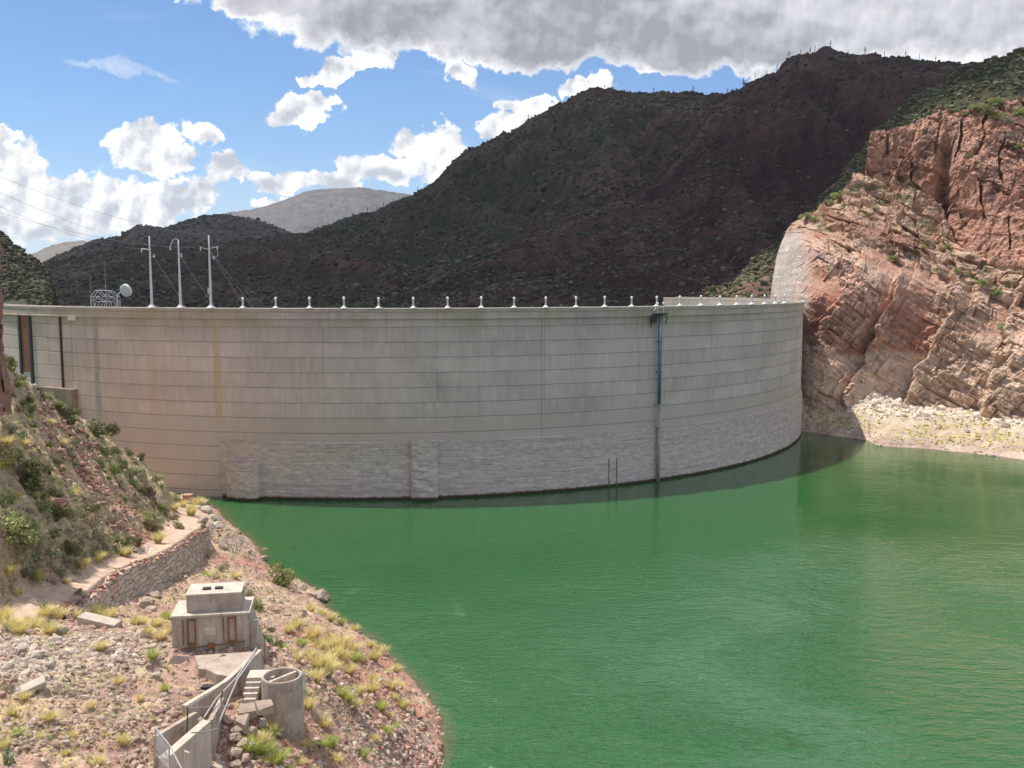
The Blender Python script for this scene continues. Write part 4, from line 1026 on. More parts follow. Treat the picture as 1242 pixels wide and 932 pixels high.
# antenna frame and dish
def build_antenna():
    p = PY(127.5, 369, 212.5); base = (p[0], p[1], 39.0)
    s = 212.5 / 1150.0
    r = empty("antenna_frame", base); tag(r, "low white lattice antenna frame with two thin masts on the dam crest", "antenna")
    def q(px, py, dy=0.0): return ((px - 127.5) * s, dy, (369 - py) * s + 1.0)
    for dy in (-0.8, 0.8):
        mb = MB()
        for a in [((112, 357), (119, 349)), ((119, 349), (128, 357)), ((128, 357), (135, 350)), ((135, 350), (144, 357)), ((112, 364), (118, 356)), ((118, 356), (128, 364)), ((128, 364), (135, 356)), ((135, 356), (143, 363)), ((112, 364), (114, 370)), ((143, 363), (142, 370)), ((119, 349), (135, 350)),
                  ((116, 370), (119, 363)), ((119, 363), (136, 363)), ((136, 363), (138, 370)), ((124, 370), (126, 364)), ((130, 370), (132, 364)), ((112, 357), (112, 370)), ((144, 357), (144, 370))]:
            mb.tube([q(*a[0], dy), q(*a[1], dy)], 0.05, 6)
        mb.build("lattice", M_galv, r)
    for px in (112, 119, 128, 135, 144): MB().tube([q(px, 357, -.8), q(px, 357, .8)], .05, 5).build("cross_bar", M_galv, r)
    MB().tube([q(129, 372), q(129, 313)], .06, 6, r1=.035).build("mast", M_wire, r); MB().tube([q(111.2, 372), q(111.2, 331)], .06, 6, r1=.03).build("mast", M_wire, r)
    for (px, py) in ((129, 331), (129, 345)): MB().tube([q(px - 2.5, py), q(px + 2.5, py)], .04, 5).build("antenna_element", M_wire, r)
    c = PY(151.5, 353, 212.0)
    d = empty("dish_antenna", tuple(c), 0); tag(d, "grey round drum dish beside the lattice frame on the dam crest", "dish antenna")
    prof = [(0.0, -0.45), (0.5, -0.42), (1.0, -0.28), (1.38, 0.0), (1.42, 0.02), (1.42, 0.62), (1.36, 0.64), (0.0, 0.7)]
    m_ = simple("dish_grey", (0.42, 0.47, 0.47), 0.5, 0.1)
    o = MB().lathe(prof[:5], 28).build("reflector", m_, d, smooth=True); o2 = MB().lathe(prof[4:], 28).build("radome", M_white, d, smooth=False)
    for t in (o, o2): t.rotation_euler = (math.radians(-62), math.radians(48), 0)
    MB().tube([(0, 0, 0), (-1.3, .2, -.4), (-1.9, .3, -1.0)], .09, 7).build("mount", M_galv, d); MB().tube([(-1.9, .3, -1.0), (-1.9, .3, -4.1 + 39 - 39)], .09, 7).build("mount_post", M_galv, d)
build_antenna()
# blue intake pipe
def build_pipe():
    th = dam_th(797, 20); r = empty("intake_pipe", dam_pt(th, 0, DR + 0.75), th)
    tag(r, "tall blue pipe running down the dam face into the water", "pipe")
    MB().tube([(0, 0, 38.6), (0, 0, 17.5)], .42, 14).build("upper_pipe", M_blue, r, smooth=True)
    m_ = simple("scaled_pipe", (0.40, 0.36, 0.34), 0.9, 0.4, 1.5, col2=(0.30, 0.22, 0.18), bump=0.4)
    MB().tube([(0, 0, 17.5), (0, 0, -2)], .4, 14).build("lower_pipe", m_, r, smooth=True)
    for z in (17.5, 12.3, 5.2, 25, 32): MB().lathe([(.4, 0), (.54, 0), (.54, .3), (.4, .3)], 14, (0, 0, z)).box(-1.2, -.4, -.15, .15, z, z + .3).build("collar", m_ if z < 18 else M_blue, r)
    mb = MB().box(-1.0, .9, -1.5, 1.6, 38.2, 38.5).box(-.3, .2, -2.6, -1.2, 36.4, 38.1); mb.tube([(0, -1.2, 38.4), (0, -2.4, 37.2), (-.4, -2.4, 35.4)], .14, 6); mb.tube([(0, 1.2, 38.4), (0, 2.0, 37.3), (-.6, 2.2, 36)], .1, 6); mb.build("platform", M_dark, r)
    mb = MB(); 
    for dy in (-.9, 0.9): mb.tube([(0, dy, 38.5), (0, dy, 40.5)], .07, 6).lathe([(0, 0), (.3, .08), (.34, .3), (.2, .55), (0, .6)], 10, (0, dy, 40.4))
    mb.tube([(0, -.9, 39.6), (0, .9, 39.9)], .06, 6).tube([(0, -1.4, 38.4), (0, -1.8, 39.2), (0, -1.3, 39.8)], .09, 6); mb.build("winch", M_white, r)
build_pipe()
# small white barrier at the far end of the crest road
def barrier(px, k):
    th = dam_th(968); c = PY(px, 362, 300.0); z = 38.9
    r = empty("road_barrier", (c[0], c[1], z), 0.2 * k)
    for s_ in (-1, 1): MB().tube([(s_ * .9 - .5, 0, 0), (s_ * .9, 0, 2.2)], .09, 5).tube([(s_ * .9 + .5, 0, 0), (s_ * .9, 0, 2.2)], .09, 5).build("leg", M_white, r)
    MB().box(-1.5, 1.5, -.08, .08, 1.4, 1.85).build("rail", M_white, r)
    tag(r, ["white A-frame barrier on the crest road, left of the pair", "white A-frame barrier on the crest road beside the grey abutment rock"][k], "barrier")
# ================================================================== FOREGROUND STONEWORK AND RUINS
def retaining_wall():
    m, nt, b = new_mat("dry_stone")
    uv = nt.node('ShaderNodeUVMap').outputs[0]; s, z, _ = nt.sep(uv)[0:3]
    wz = nt.math('ADD', z, nt.mr(nt.noise(nt.comb(s, z, 0.0), 0.35, 3), .3, .7, -.3, .3))
    ci = nt.math('FLOOR', nt.math('DIVIDE', wz, 0.5)); cf = nt.math('FRACT', nt.math('DIVIDE', wz, 0.5))
    sx = nt.math('ADD', nt.math('ADD', nt.math('DIVIDE', s, 2.0), nt.math('MULTIPLY', nt.white(nt.comb(ci, 1.0, 2.0)), 5.0)), nt.mr(nt.noise(uv, 1.2, 2), .3, .7, -.2, .2))
    sf = nt.math('FRACT', sx); si = nt.math('FLOOR', sx)
    j = nt.math('MAXIMUM', nt.mr(cf, 0.2, 0.06), nt.mr(sf, 0.12, 0.04)); tone = nt.white(nt.comb(si, ci, 3.0)); rough = nt.noise(uv, 2.0, 6, .7)
    k = nt.math('MULTIPLY', nt.math('ADD', nt.mr(tone, 0, 1, .9, 1.35), nt.mr(rough, .3, .7, -.15, .15)), nt.mr(j, 0, 1, 1.0, 0.45))
    c0 = nt.mix(nt.mr(nt.white(nt.comb(si, ci, 9.0)), .6, 1), (0.47, 0.38, 0.30), (0.50, 0.34, 0.25))
    nt.set(b.inputs['Base Color'], nt.vmath('MULTIPLY', c0, nt.comb(k, k, k)))
    nt.set(b.inputs['Normal'], nt.bump(nt.math('SUBTRACT', rough, j), .9, .15))
    wp = wall_pts; d = np.concatenate([[0], np.cumsum(np.linalg.norm(np.diff(wp[:, :2], axis=0), axis=1))])
    n = 160; t = np.linspace(0, d[-1], n); x = np.interp(t, d, wp[:, 0]); y = np.interp(t, d, wp[:, 1])
    x = np.convolve(np.pad(x, 6, 'edge'), np.ones(13) / 13, 'valid'); y = np.convolve(np.pad(y, 6, 'edge'), np.ones(13) / 13, 'valid')
    zt = TU(x, y) + 0.15 + (hash3(np.floor(t / .9), t * 0, t * 0, 3) - .5) * .35
    zb = TL(x, y) - 0.8
    tx = np.gradient(x); ty = np.gradient(y); L_ = np.hypot(tx, ty); nx, ny = ty / L_, -tx / L_
    rows = 26; v = np.linspace(0, 1, rows)
    off = 0.75 - 0.0 * v
    V = []; UV = []
    for v_ in np.linspace(0, 1, rows):
        z_ = zb + (zt - zb) * v_; o_ = 0.85 - 0.55 * v_ + (hash3(np.floor(t / .85 + hash3(np.floor(z_ / .42), t * 0, t * 0, 1)), np.floor(z_ / .42), t * 0, 2) - .5) * .22
        V.append(np.stack([x + nx * o_, y + ny * o_, z_], -1)); UV.append(np.stack([t, z_], -1))
    V.append(np.stack([x - nx * 0.7, y - ny * 0.7, zt], -1)); UV.append(np.stack([t, zt + .7], -1)); V.append(np.stack([x - nx * .7, y - ny * .7, zb], -1)); UV.append(np.stack([t, zb], -1))
    V = np.array(V); root = empty("retaining_wall", (0, 0, 0)); tag(root, "curved grey dry stone retaining wall below the dirt path", "wall")
    np_mesh("wall_face", V, grid_faces(V.shape[0], n, True), m, uv=np.array(UV), parent=root)
    # loose red coping stones along the top
    rk = rock_mesh("coping_stone", M_redrock, 11)
    vs, fs = rock_np(5); P = []; S_ = []; R_ = []; C_ = []
    rr = np.random.RandomState(4)
    for i in range(330):
        u = rr.rand() * d[-1]; xx = np.interp(u, t, x); yy = np.interp(u, t, y); zz = np.interp(u, t, zt); k = int(np.interp(u, t, np.arange(n)))
        o_ = rr.rand() * 1.2 - .65; P.append((xx + nx[k] * o_, yy + ny[k] * o_, zz + .02 + rr.rand() * .12)); S_.append(.13 + .22 * rr.rand() ** 2); C_.append(np.array([.30, .15, .11]) * (.7 + .7 * rr.rand()) if rr.rand() < .75 else np.array([.45, .36, .29]))
    scatter_mesh("coping", vs, fs, np.array(P), np.array(S_), np.array(C_), M_stone, rr, parent=root)
def ico():
    t = (1 + 5 ** .5) / 2
    v = np.array([(-1, t, 0), (1, t, 0), (-1, -t, 0), (1, -t, 0), (0, -1, t), (0, 1, t), (0, -1, -t), (0, 1, -t), (t, 0, -1), (t, 0, 1), (-t, 0, -1), (-t, 0, 1)], float)
    v /= np.linalg.norm(v[0])
    f = np.array([(0, 11, 5), (0, 5, 1), (0, 1, 7), (0, 7, 10), (0, 10, 11), (1, 5, 9), (5, 11, 4), (11, 10, 2), (10, 7, 6), (7, 1, 8), (3, 9, 4), (3, 4, 2), (3, 2, 6), (3, 6, 8), (3, 8, 9), (4, 9, 5), (2, 4, 11), (6, 2, 10), (8, 6, 7), (9, 8, 1)])
    return v, f
def subdiv(v, f):
    v = [tuple(p) for p in v]; cache = {}; out = []
    def mid(a, b):
        k = (min(a, b), max(a, b))
        if k not in cache:
            p = (np.array(v[a]) + np.array(v[b])) / 2; p /= np.linalg.norm(p); cache[k] = len(v); v.append(tuple(p))
        return cache[k]
    for a, b, c in f:
        ab, bc, ca = mid(a, b), mid(b, c), mid(c, a); out += [(a, ab, ca), (b, bc, ab), (c, ca, bc), (ab, bc, ca)]
    return np.array(v), np.array(out)
def rock_np(seed, sub=0, cuts=7):
    v, f = ico()
    for _ in range(sub): v, f = subdiv(v, f)
    rr = np.random.RandomState(seed); v = v.copy()
    for _ in range(cuts):                          # flat broken faces
        n = rr.randn(3); n /= np.linalg.norm(n); d = .45 + .35 * rr.rand(); k = v @ n
        v = v - np.where(k > d, k - d, 0)[:, None] * n
    v = v * (1 + .10 * (rr.rand(len(v), 1) - .5)) * np.array([1, .75 + .3 * rr.rand(), .6 + .25 * rr.rand()])
    if sub > 1: v = v * (1 + .12 * (fbm(v[:, 0] * 3, v[:, 1] * 3, v[:, 2] * 3, octv=4, seed=seed)[:, None] - .5))
    return v, f
def rock_mesh(name, mat, seed, sub=3):
    v, f = rock_np(seed, sub, 9); me = bpy.data.meshes.new(name); me.from_pydata(v.tolist(), [], f.tolist()); me.update(); me.materials.append(mat); return me
def scatter_mesh(name, v, f, P, S, C, mat, rr, parent=None, squash=None, smooth=False, tilt=0.5):
    n = len(P); a = rr.rand(n) * 6.283; t = (rr.rand(n) - .5) * tilt * 2
    ca, sa, ct, st = np.cos(a), np.sin(a), np.cos(t), np.sin(t)
    q = squash if squash is not None else np.stack([.8 + .5 * rr.rand(n), .8 + .5 * rr.rand(n), .7 + .4 * rr.rand(n)], -1)
    X = v[None, :, 0] * q[:, :1]; Y = v[None, :, 1] * q[:, 1:2]; Z = v[None, :, 2] * q[:, 2:3]
    Y, Z = Y * ct[:, None] - Z * st[:, None], Y * st[:, None] + Z * ct[:, None]
    X, Y = X * ca[:, None] - Y * sa[:, None], X * sa[:, None] + Y * ca[:, None]
    V = np.stack([X, Y, Z], -1) * S[:, None, None] + P[:, None]
    F = (f[None] + (np.arange(n) * len(v))[:, None, None]).reshape(-1, f.shape[1])
    return np_mesh(name, V, F, mat, np.repeat(C, len(v), 0), smooth=smooth, parent=parent)
M_stone = vcol_mat("loose_stone", fine=5.0, fine2=1.0, amt=0.22, bump=0.3, bdist=0.05, detail=4)
M_redrock = simple("red_boulder", (0.34, 0.19, 0.14), 0.95, 0.4, 1.2, bump=0.6)
M_palerock = simple("pale_boulder", (0.52, 0.45, 0.37), 0.95, 0.25, 1.2, bump=0.6)
M_tanrock = simple("tan_boulder", (0.47, 0.36, 0.28), 0.95, 0.3, 1.2, bump=0.6)
retaining_wall()

# ---- loose stones
def gravel():
    rr = np.random.RandomState(12)
    w = np.ones(GX.shape) * 0.35
    inv = GZ > -0.2
    pv = proj(GX, GY, GZd); vis = (pv[0] > -25) & (pv[0] < 1270) & (pv[1] < 960)
    w *= inv & vis & (GPD > 2.3)
    rub = reg(GX, GY, 85, 785, 5.5, 4) + reg(GX, GY, 30, 812, 3.5, 3); talus = np.maximum(reg(GX, GY, 108, 580, 5.6, 17, rot=.35), reg(GX, GY, 145, 615, 5, 13, rot=.35)); slope = reg(GX, GY, 450, 860, 8, 16, rot=-.3) + reg(GX, GY, 300, 915, 5, 4); mid = reg(GX, GY, 150, 860, 10, 8)
    hill = (GM > .5)
    w = w * (1 + 1.3 * rub + 3.0 * talus + 2.2 * slope + 0.8 * mid) * np.where(hill & (talus < .2), .6, 1)
    w = w * (0.35 + 1.3 * sstep(.4, .65, fbm(GX * .3, GY * .3, octv=3, seed=33)))
    p = (w / w.sum()).ravel(); N = 85000
    idx = rr.choice(p.size, N, p=p)
    x = GX.ravel()[idx] + rr.randn(N) * .08; y = GY.ravel()[idx] + rr.randn(N) * .12
    z = gzd(x, y)
    s = 0.02 + 0.036 * rr.rand(N) + 0.26 * rr.rand(N) ** 14
    rb = rub.ravel()[idx]; ta = talus.ravel()[idx]; sl = slope.ravel()[idx]; s = s * (1 + .5 * rb * rr.rand(N) + 0.35 * ta + .25 * sl) * (0.8 + y / 260.0)
    pal = np.array([[.50, .39, .30], [.42, .30, .23], [.56, .47, .38], [.33, .22, .17], [.45, .33, .25]]) * .92; redp = np.array([[.36, .18, .135], [.42, .24, .18], [.28, .135, .105], [.48, .32, .25]])
    C = pal[rr.randint(0, 5, N)]; R = redp[rr.randint(0, 4, N)]; W = np.array([[.56, .48, .39], [.47, .38, .31], [.44, .32, .25]])[rr.randint(0, 3, N)]
    C = np.where((rr.rand(N) < ta * .95)[:, None], R, C); C = np.where((rr.rand(N) < sl * .45)[:, None], R * 1.15, C); C = np.where((rr.rand(N) < rb * .75)[:, None], W, C)
    C = C * (.8 + .35 * rr.rand(N))[:, None]
    v, f = rock_np(3, 0, 4)
    o = scatter_mesh("gravel", v, f, np.stack([x, y, z + s * .1], -1), s, C, M_stone, rr); tag(o, "loose stones over the near bank and hillside", kind="stuff")
    # rocks on the far shore
    n = 5000; x = 82 + 95 * rr.rand(n); y = 238 + 70 * rr.rand(n); z = bankz(x, y)
    keep = (z > -0.1) & (rr.rand(n) < np.where(z < .8, .4, np.where(z > 5.5, .8, .05))); x, y, z = x[keep], y[keep], z[keep]; n = len(x)
    s = (.12 + .22 * rr.rand(n) + .9 * rr.rand(n) ** 6) * np.where(z > 5.5, 1.6, .9)
    C = np.where((z > 4)[:, None], np.array([.64, .55, .45]), np.array([.5, .41, .33])) * (.8 + .35 * rr.rand(n))[:, None]
    o = scatter_mesh("rubble", v, f, np.stack([x, y, z + s * .1], -1), s, C, M_stone, rr); tag(o, "pale rubble along the far shore below the cliff", kind="stuff")
gravel()
# ---- labels that say which one: by look, then by the nearest landmark and how near
MARKS = [("the dry stone wall", 170, 712), ("the concrete block house", 262, 750), ("the round concrete tank", 342, 845), ("the dirt path", 70, 722), ("the path end near the dam", 215, 632), ("the pale rubble heap", 90, 785),
         ("the sloping channel wall", 235, 860), ("the rocky shore point", 500, 850), ("the red scree slope", 115, 570), ("the hillside top edge", 60, 480), ("the dead bush", 280, 665), ("the shore boulder", 385, 722), ("the upper red crag", 1150, 230), ("the grey abutment rock", 950, 310), ("the cliff terrace", 1080, 285), ("the right shore", 1120, 520)]
_pending = []
def loc_label(o, look, px, py, cat, group):
    _pending.append((o, look, px, py, cat, group))
def flush_labels():
    d = {}
    for it in _pending:
        o, look, px, py, cat, group = it
        m = min(MARKS, key=lambda k: (k[1] - px) ** 2 + ((k[2] - py) * 1.2) ** 2); dx, dy = px - m[1], py - m[2]
        rel = ("right of" if dx > 0 else "left of") if abs(dx) > abs(dy) else ("below" if dy > 0 else "above")
        d.setdefault((look, rel, m[0]), []).append((math.hypot(dx, dy), it))
    for (look, rel, mk), lst in d.items():
        lst.sort(key=lambda k: k[0])
        for i, (_, (o, _l, px, py, cat, group)) in enumerate(lst):
            base = "%s %s %s" % (look, rel, mk)
            lab = base if len(lst) == 1 else ("%s, nearest to it" % base if i == 0 else "%s, %s nearest" % (base, ORD[min(i, 38)]))
            tag(o, lab, cat, group)

# ---- boulders
rockmeshes = {}
for nm, mt in (("red", M_redrock), ("pale", M_palerock), ("tan", M_tanrock)):
    rockmeshes[nm] = [rock_mesh("boulder", mt, s_, 3) for s_ in (21, 22, 23, 24)]
BOULD = [("pale", 43, 792, 13), ("pale", 27, 784, 12), ("pale", 74, 764, 10), ("pale", 66, 776, 8), ("pale", 33, 836, 11), ("pale", 50, 822, 8), ("pale", 92, 812, 6), ("pale", 163, 771, 5), ("pale", 197, 783, 5), ("pale", 88, 790, 7), ("pale", 58, 806, 6), ("pale", 14, 806, 8), ("pale", 100, 778, 6), ("pale", 190, 818, 6),
         ("tan", 176, 731, 12), ("tan", 187, 722, 9), ("tan", 183, 738, 8), ("pale", 243, 608, 9), ("pale", 250, 618, 9), ("pale", 258, 628, 8), ("pale", 262, 636, 8), ("pale", 238, 614, 6), ("tan", 247, 632, 7),
         ("tan", 388, 722, 12), ("tan", 378, 720, 9), ("tan", 402, 744, 6), ("tan", 412, 752, 5), ("red", 115, 586, 8), ("red", 106, 578, 5), ("red", 113, 540, 8), ("red", 68, 612, 15), ("red", 76, 622, 10), ("red", 38, 612, 11), ("red", 178, 596, 10), ("red", 172, 586, 8), ("red", 182, 606, 8), ("red", 168, 577, 7), ("red", 8, 472, 9), ("red", 3, 465, 10),
         ("red", 38, 540, 6), ("red", 160, 560, 6), ("red", 140, 610, 5), ("red", 122, 600, 5), ("tan", 298, 868, 9), ("tan", 310, 862, 8), ("tan", 290, 880, 10), ("tan", 303, 886, 9), ("tan", 316, 876, 7), ("tan", 284, 893, 9), ("tan", 294, 902, 8), ("tan", 286, 912, 9), ("tan", 297, 920, 7), ("tan", 285, 926, 8), ("tan", 278, 872, 8), ("pale", 306, 905, 5), ("pale", 440, 893, 6), ("pale", 467, 841, 4), ("pale", 468, 903, 4), ("tan", 415, 886, 6), ("red", 424, 875, 5), ("red", 404, 868, 5), ("red", 350, 905, 5),
         ("tan", 270, 795, 4), ("pale", 256, 791, 3), ("tan", 300, 668, 6), ("tan", 318, 676, 6), ("tan", 332, 690, 5), ("red", 322, 668, 6), ("tan", 365, 712, 6)]
for i, (k, px, py, r) in enumerate(BOULD):
    p = G(px, py + r * .5); d = p[1]; s = r * d / 1150.0
    o = bpy.data.objects.new("boulder", rockmeshes[k][i % 4]); COL.objects.link(o)
    o.location = (p[0], p[1], p[2] + s * .25); rr_ = random.Random(i); o.rotation_euler = (rr_.uniform(-.3, .3), rr_.uniform(-.3, .3), rr_.uniform(0, 6.28)); o.scale = (s * 1.15, s * 1.15, s * 1.05)
    look = ("large " if r >= 10 else "small " if r < 6 else "") + {"red": "dark red boulder", "pale": "pale grey boulder", "tan": "tan boulder"}[k]
    loc_label(o, look, px, py, "boulder", "boulders on the near bank")
p = G(121, 762); o = MB().box(-1.7, 1.7, -.5, .5, 0, .95).build("broken_slab", M_palerock, bevel=.06); o.location = tuple(p + np.array([0, 0, -.1])); o.rotation_euler = (.12, .12, -.25); tag(o, "long broken concrete block on top of the pale rubble heap", "concrete block")
p = G(30, 842); o = MB().box(-1.3, 1.3, -.5, .5, 0, .3).build("broken_slab", M_palerock, bevel=.04); o.location = tuple(p + np.array([0, 0, .1])); o.rotation_euler = (.1, -.3, .5); tag(o, "flat broken slab lying at the lower left of the pale rubble heap", "concrete slab")

# ---- vegetation
def leaf_mat(name, col, col2, tr=0.25):
    m, nt, b = new_mat(name)
    at = nt.node('ShaderNodeAttribute', attribute_name='Col').outputs['Color']
    oi = nt.node('ShaderNodeObjectInfo').outputs['Random']
    c = nt.mix(oi, col, col2)
    nt.set(b.inputs['Base Color'], nt.vmath('MULTIPLY', at, c)); b.inputs['Roughness'].default_value = 0.7
    t = nt.node('ShaderNodeBsdfTranslucent'); nt.set(t.inputs[0], nt.vmath('MULTIPLY', at, c)); ms = nt.node('ShaderNodeMixShader'); ms.inputs[0].default_value = tr
    nt.l.new(b.outputs[0], ms.inputs[1]); nt.l.new(t.outputs[0], ms.inputs[2]); nt.l.new(ms.outputs[0], m.node_tree.nodes['Material Output'].inputs[0])
    return m
M_lo = leaf_mat("dark_olive_leaves", (0.17, 0.175, 0.07), (0.25, 0.225, 0.105)); M_lg = leaf_mat("bright_green_leaves", (0.28, 0.33, 0.11), (0.40, 0.41, 0.18)); M_ly = leaf_mat("grey_leaves", (0.34, 0.29, 0.20), (0.27, 0.235, 0.18))
M_straw = leaf_mat("straw_blades", (0.74, 0.62, 0.30), (0.66, 0.58, 0.25), .35); M_green = leaf_mat("green_blades", (0.50, 0.52, 0.16), (0.42, 0.46, 0.14), .35)
M_stem = simple("dry_stems", (0.28, 0.22, 0.17), 0.9); M_pad = simple("cactus_skin", (0.17, 0.25, 0.09), 0.55, 0.35, 2.0, col2=(0.28, 0.32, 0.16)); M_dead = simple("bleached_wood", (0.56, 0.51, 0.46), 0.9, 0.3, 3)
def shrub_mesh(mat, seed, n=1300, leaf=.075, lobes=7, flat=.8):
    rr = np.random.RandomState(seed); cs = rr.randn(lobes, 3) * np.array([.42, .42, .22]) + np.array([0, 0, .45]); rs = .32 + .22 * rr.rand(lobes)
    k = rr.randint(0, lobes, n); d = rr.randn(n, 3); d /= np.linalg.norm(d, axis=1)[:, None]; r = rr.rand(n) ** .35
    P = cs[k] + d * (rs[k] * r)[:, None]; P[:, 2] = np.abs(P[:, 2]) * flat
    a = rr.randn(n, 3); a /= np.linalg.norm(a, axis=1)[:, None]; b = np.cross(a, rr.randn(n, 3)); b /= np.linalg.norm(b, axis=1)[:, None]
    L_ = leaf * (.6 + .8 * rr.rand(n))[:, None]
    V = np.stack([P - a * L_, P + b * L_ * .5, P + a * L_, P - b * L_ * .5], 1).reshape(-1, 3)
    C = np.repeat((.6 + .7 * rr.rand(n))[:, None] * np.ones(3) * (1 + .25 * (rr.rand(n, 3) - .5)), 4, 0)
    o = np_mesh("foliage", V, np.arange(4 * n).reshape(n, 4), mat, C); me = o.data; bpy.data.objects.remove(o); return me
def stems_mesh(seed, n=14):
    rr = random.Random(seed); mb = MB()
    for i in range(n):
        a = rr.uniform(0, 6.28); t = rr.uniform(.15, .7); mb.tube([(0, 0, -.15), (math.cos(a) * t * .4, math.sin(a) * t * .4, .3), (math.cos(a) * t, math.sin(a) * t, rr.uniform(.45, .85))], .028, 4, r1=.008)
    me = bpy.data.meshes.new("stem"); me.from_pydata(mb.v, [], mb.f); me.materials.append(M_stem); return me
def grass_mesh(mat, seed, n=300):
    rr = np.random.RandomState(seed); a = rr.rand(n) * 6.283; lean = .1 + 1.0 * rr.rand(n) ** .8; h = (.75 + .5 * rr.rand(n)); r0_ = .22 * np.sqrt(rr.rand(n)); w = .022
    ca, sa = np.cos(a), np.sin(a); V = []
    b0 = np.stack([ca * r0_, sa * r0_, 0 * a - .05], -1)
    for t in (0, .5, 1.0):
        rad = r0_ + lean * h * t ** 1.5 * .8; z = h * (t - .33 * lean * t * t)
        c = np.stack([ca * rad, sa * rad, z - .05 * (t == 0)], -1); s_ = np.stack([-sa, ca, 0 * a], -1) * (w * (1 - .8 * t))
        V += [c - s_, c + s_]
    V = np.stack(V, 1).reshape(-1, 3); i = np.arange(n)[:, None] * 6; F = np.concatenate([i + np.array([[0, 1, 3, 2]]), i + np.array([[2, 3, 5, 4]])])
    C = np.repeat((.75 + .5 * rr.rand(n))[:, None] * np.ones(3), 6, 0)
    o = np_mesh("grass_tuft", V, F, mat, C); me = o.data; bpy.data.objects.remove(o); return me
SH = {"olive": [shrub_mesh(M_lo, s_) for s_ in (1, 2, 3)], "green": [shrub_mesh(M_lg, s_, 1100) for s_ in (4, 5)], "grey": [shrub_mesh(M_ly, s_, 900, .05) for s_ in (6, 7)]}
STEMS = [stems_mesh(1), stems_mesh(2)]
TUFT = {"straw": [grass_mesh(M_straw, s_) for s_ in (1, 2, 3)], "green": [grass_mesh(M_green, s_) for s_ in (4, 5)]}
def put_shrub(kind, px, py, r, i, P=None, group="shrubs on the near hillside", tall=1.0):
    p = G(px, py + r * .6) if P is None else P
    if P is None: p = np.array([p[0], p[1], float(gzd(p[0], p[1])[0])])
    s = r * p[1] / 1150.0 / .66
    e = empty("shrub", (p[0], p[1], p[2] - .05), random.Random(i * 7 + 1).uniform(0, 6.28)); e.scale = (s, s, s * tall)
    f = bpy.data.objects.new("foliage", SH[kind][i % len(SH[kind])]); link(f, e)
    if r > 6: link(bpy.data.objects.new("stem", STEMS[i % 2]), e)
    look = ("large " if r >= 15 else "small " if r < 8 else "") + {"olive": "dark olive shrub", "green": "bright green shrub", "grey": "dry grey brown shrub"}[kind]
    loc_label(e, look, px, py, "shrub", group)
SHR = [("olive", 117, 523, 17), ("olive", 75, 499, 12), ("olive", 130, 556, 9), ("olive", 145, 561, 9), ("olive", 28, 578, 26), ("olive", 6, 562, 18), ("olive", 48, 590, 14), ("green", 18, 645, 26), ("green", 4, 615, 16), ("green", 30, 660, 14), ("olive", 70, 625, 12), ("green", 50, 627, 12), ("olive", 110, 615, 8),
       ("olive", 84, 668, 14), ("green", 178, 632, 11), ("olive", 186, 642, 9), ("green", 138, 576, 10), ("grey", 145, 590, 8), ("green", 66, 462, 9), ("olive", 45, 478, 8), ("green", 22, 470, 9), ("olive", 35, 490, 7), ("olive", 55, 474, 9), ("green", 15, 455, 10), ("olive", 4, 447, 10), ("green", 40, 500, 7), ("olive", 98, 502, 8),
       ("grey", 12, 530, 10), ("grey", 5, 520, 9), ("grey", 115, 650, 9), ("grey", 100, 658, 9), ("grey", 165, 617, 8), ("grey", 150, 645, 8), ("grey", 135, 636, 9), ("grey", 158, 634, 7), ("olive", 106, 630, 8), ("green", 148, 600, 6), ("olive", 30, 700, 7), ("olive", 62, 655, 8), ("green", 95, 675, 7), ("grey", 75, 700, 8), ("grey", 130, 668, 8),
       ("grey", 60, 755, 7), ("green", 97, 722, 6), ("grey", 8, 765, 8), ("grey", 12, 835, 9), ("grey", 77, 845, 8), ("olive", 80, 828, 4), ("grey", 66, 708, 7), ("green", 142, 657, 8), ("grey", 160, 655, 6), ("olive", 168, 668, 6), ("green", 341, 703, 14), ("green", 337, 688, 8), ("green", 310, 735, 11), ("green", 320, 778, 9), ("olive", 334, 783, 8), ("green", 302, 722, 7),
       ("green", 300, 772, 6), ("olive", 325, 765, 6), ("grey", 335, 742, 7), ("grey", 365, 748, 6), ("green", 245, 640, 3), ("grey", 268, 690, 8), ("grey", 255, 677, 6), ("olive", 270, 712, 6), ("grey", 410, 812, 6), ("olive", 402, 774, 5), ("olive", 338, 895, 6), ("green", 215, 638, 7), ("grey", 205, 628, 6), ("olive", 57, 540, 6), ("olive", 85, 560, 5), ("green", 28, 520, 7), ("olive", 20, 500, 8), ("grey", 42, 555, 6), ("green", 152, 578, 6), ("olive", 162, 600, 6)]
_sr = np.random.RandomState(31); _w = (GM > .5) * (GPD > 2.2) * (GZ > 1); _pv = proj(GX, GY, GZd); _w = _w * (_pv[0] > -8) * (_pv[0] < 215) * (_pv[1] < 745) * (.15 + sstep(.42, .6, fbm(GX * .12, GY * .12, octv=3, seed=88))) * (1 - .92 * np.maximum(reg(GX, GY, 108, 580, 5.6, 17, rot=.35), reg(GX, GY, 145, 615, 5, 13, rot=.35)))
_w[1:] *= np.where(np.abs(_pv[1][1:] - _pv[1][:-1]) > 0.05, 1, .3)
for _k in _sr.choice(_w.size, 112, p=(_w / _w.sum()).ravel()):
    _c = _sr.rand(); SHR.append(("olive" if _c < .45 else "green" if _c < .68 else "grey", float(_pv[0].ravel()[_k]), float(_pv[1].ravel()[_k]), float(3.5 + 5 * _sr.rand() ** 1.5)))
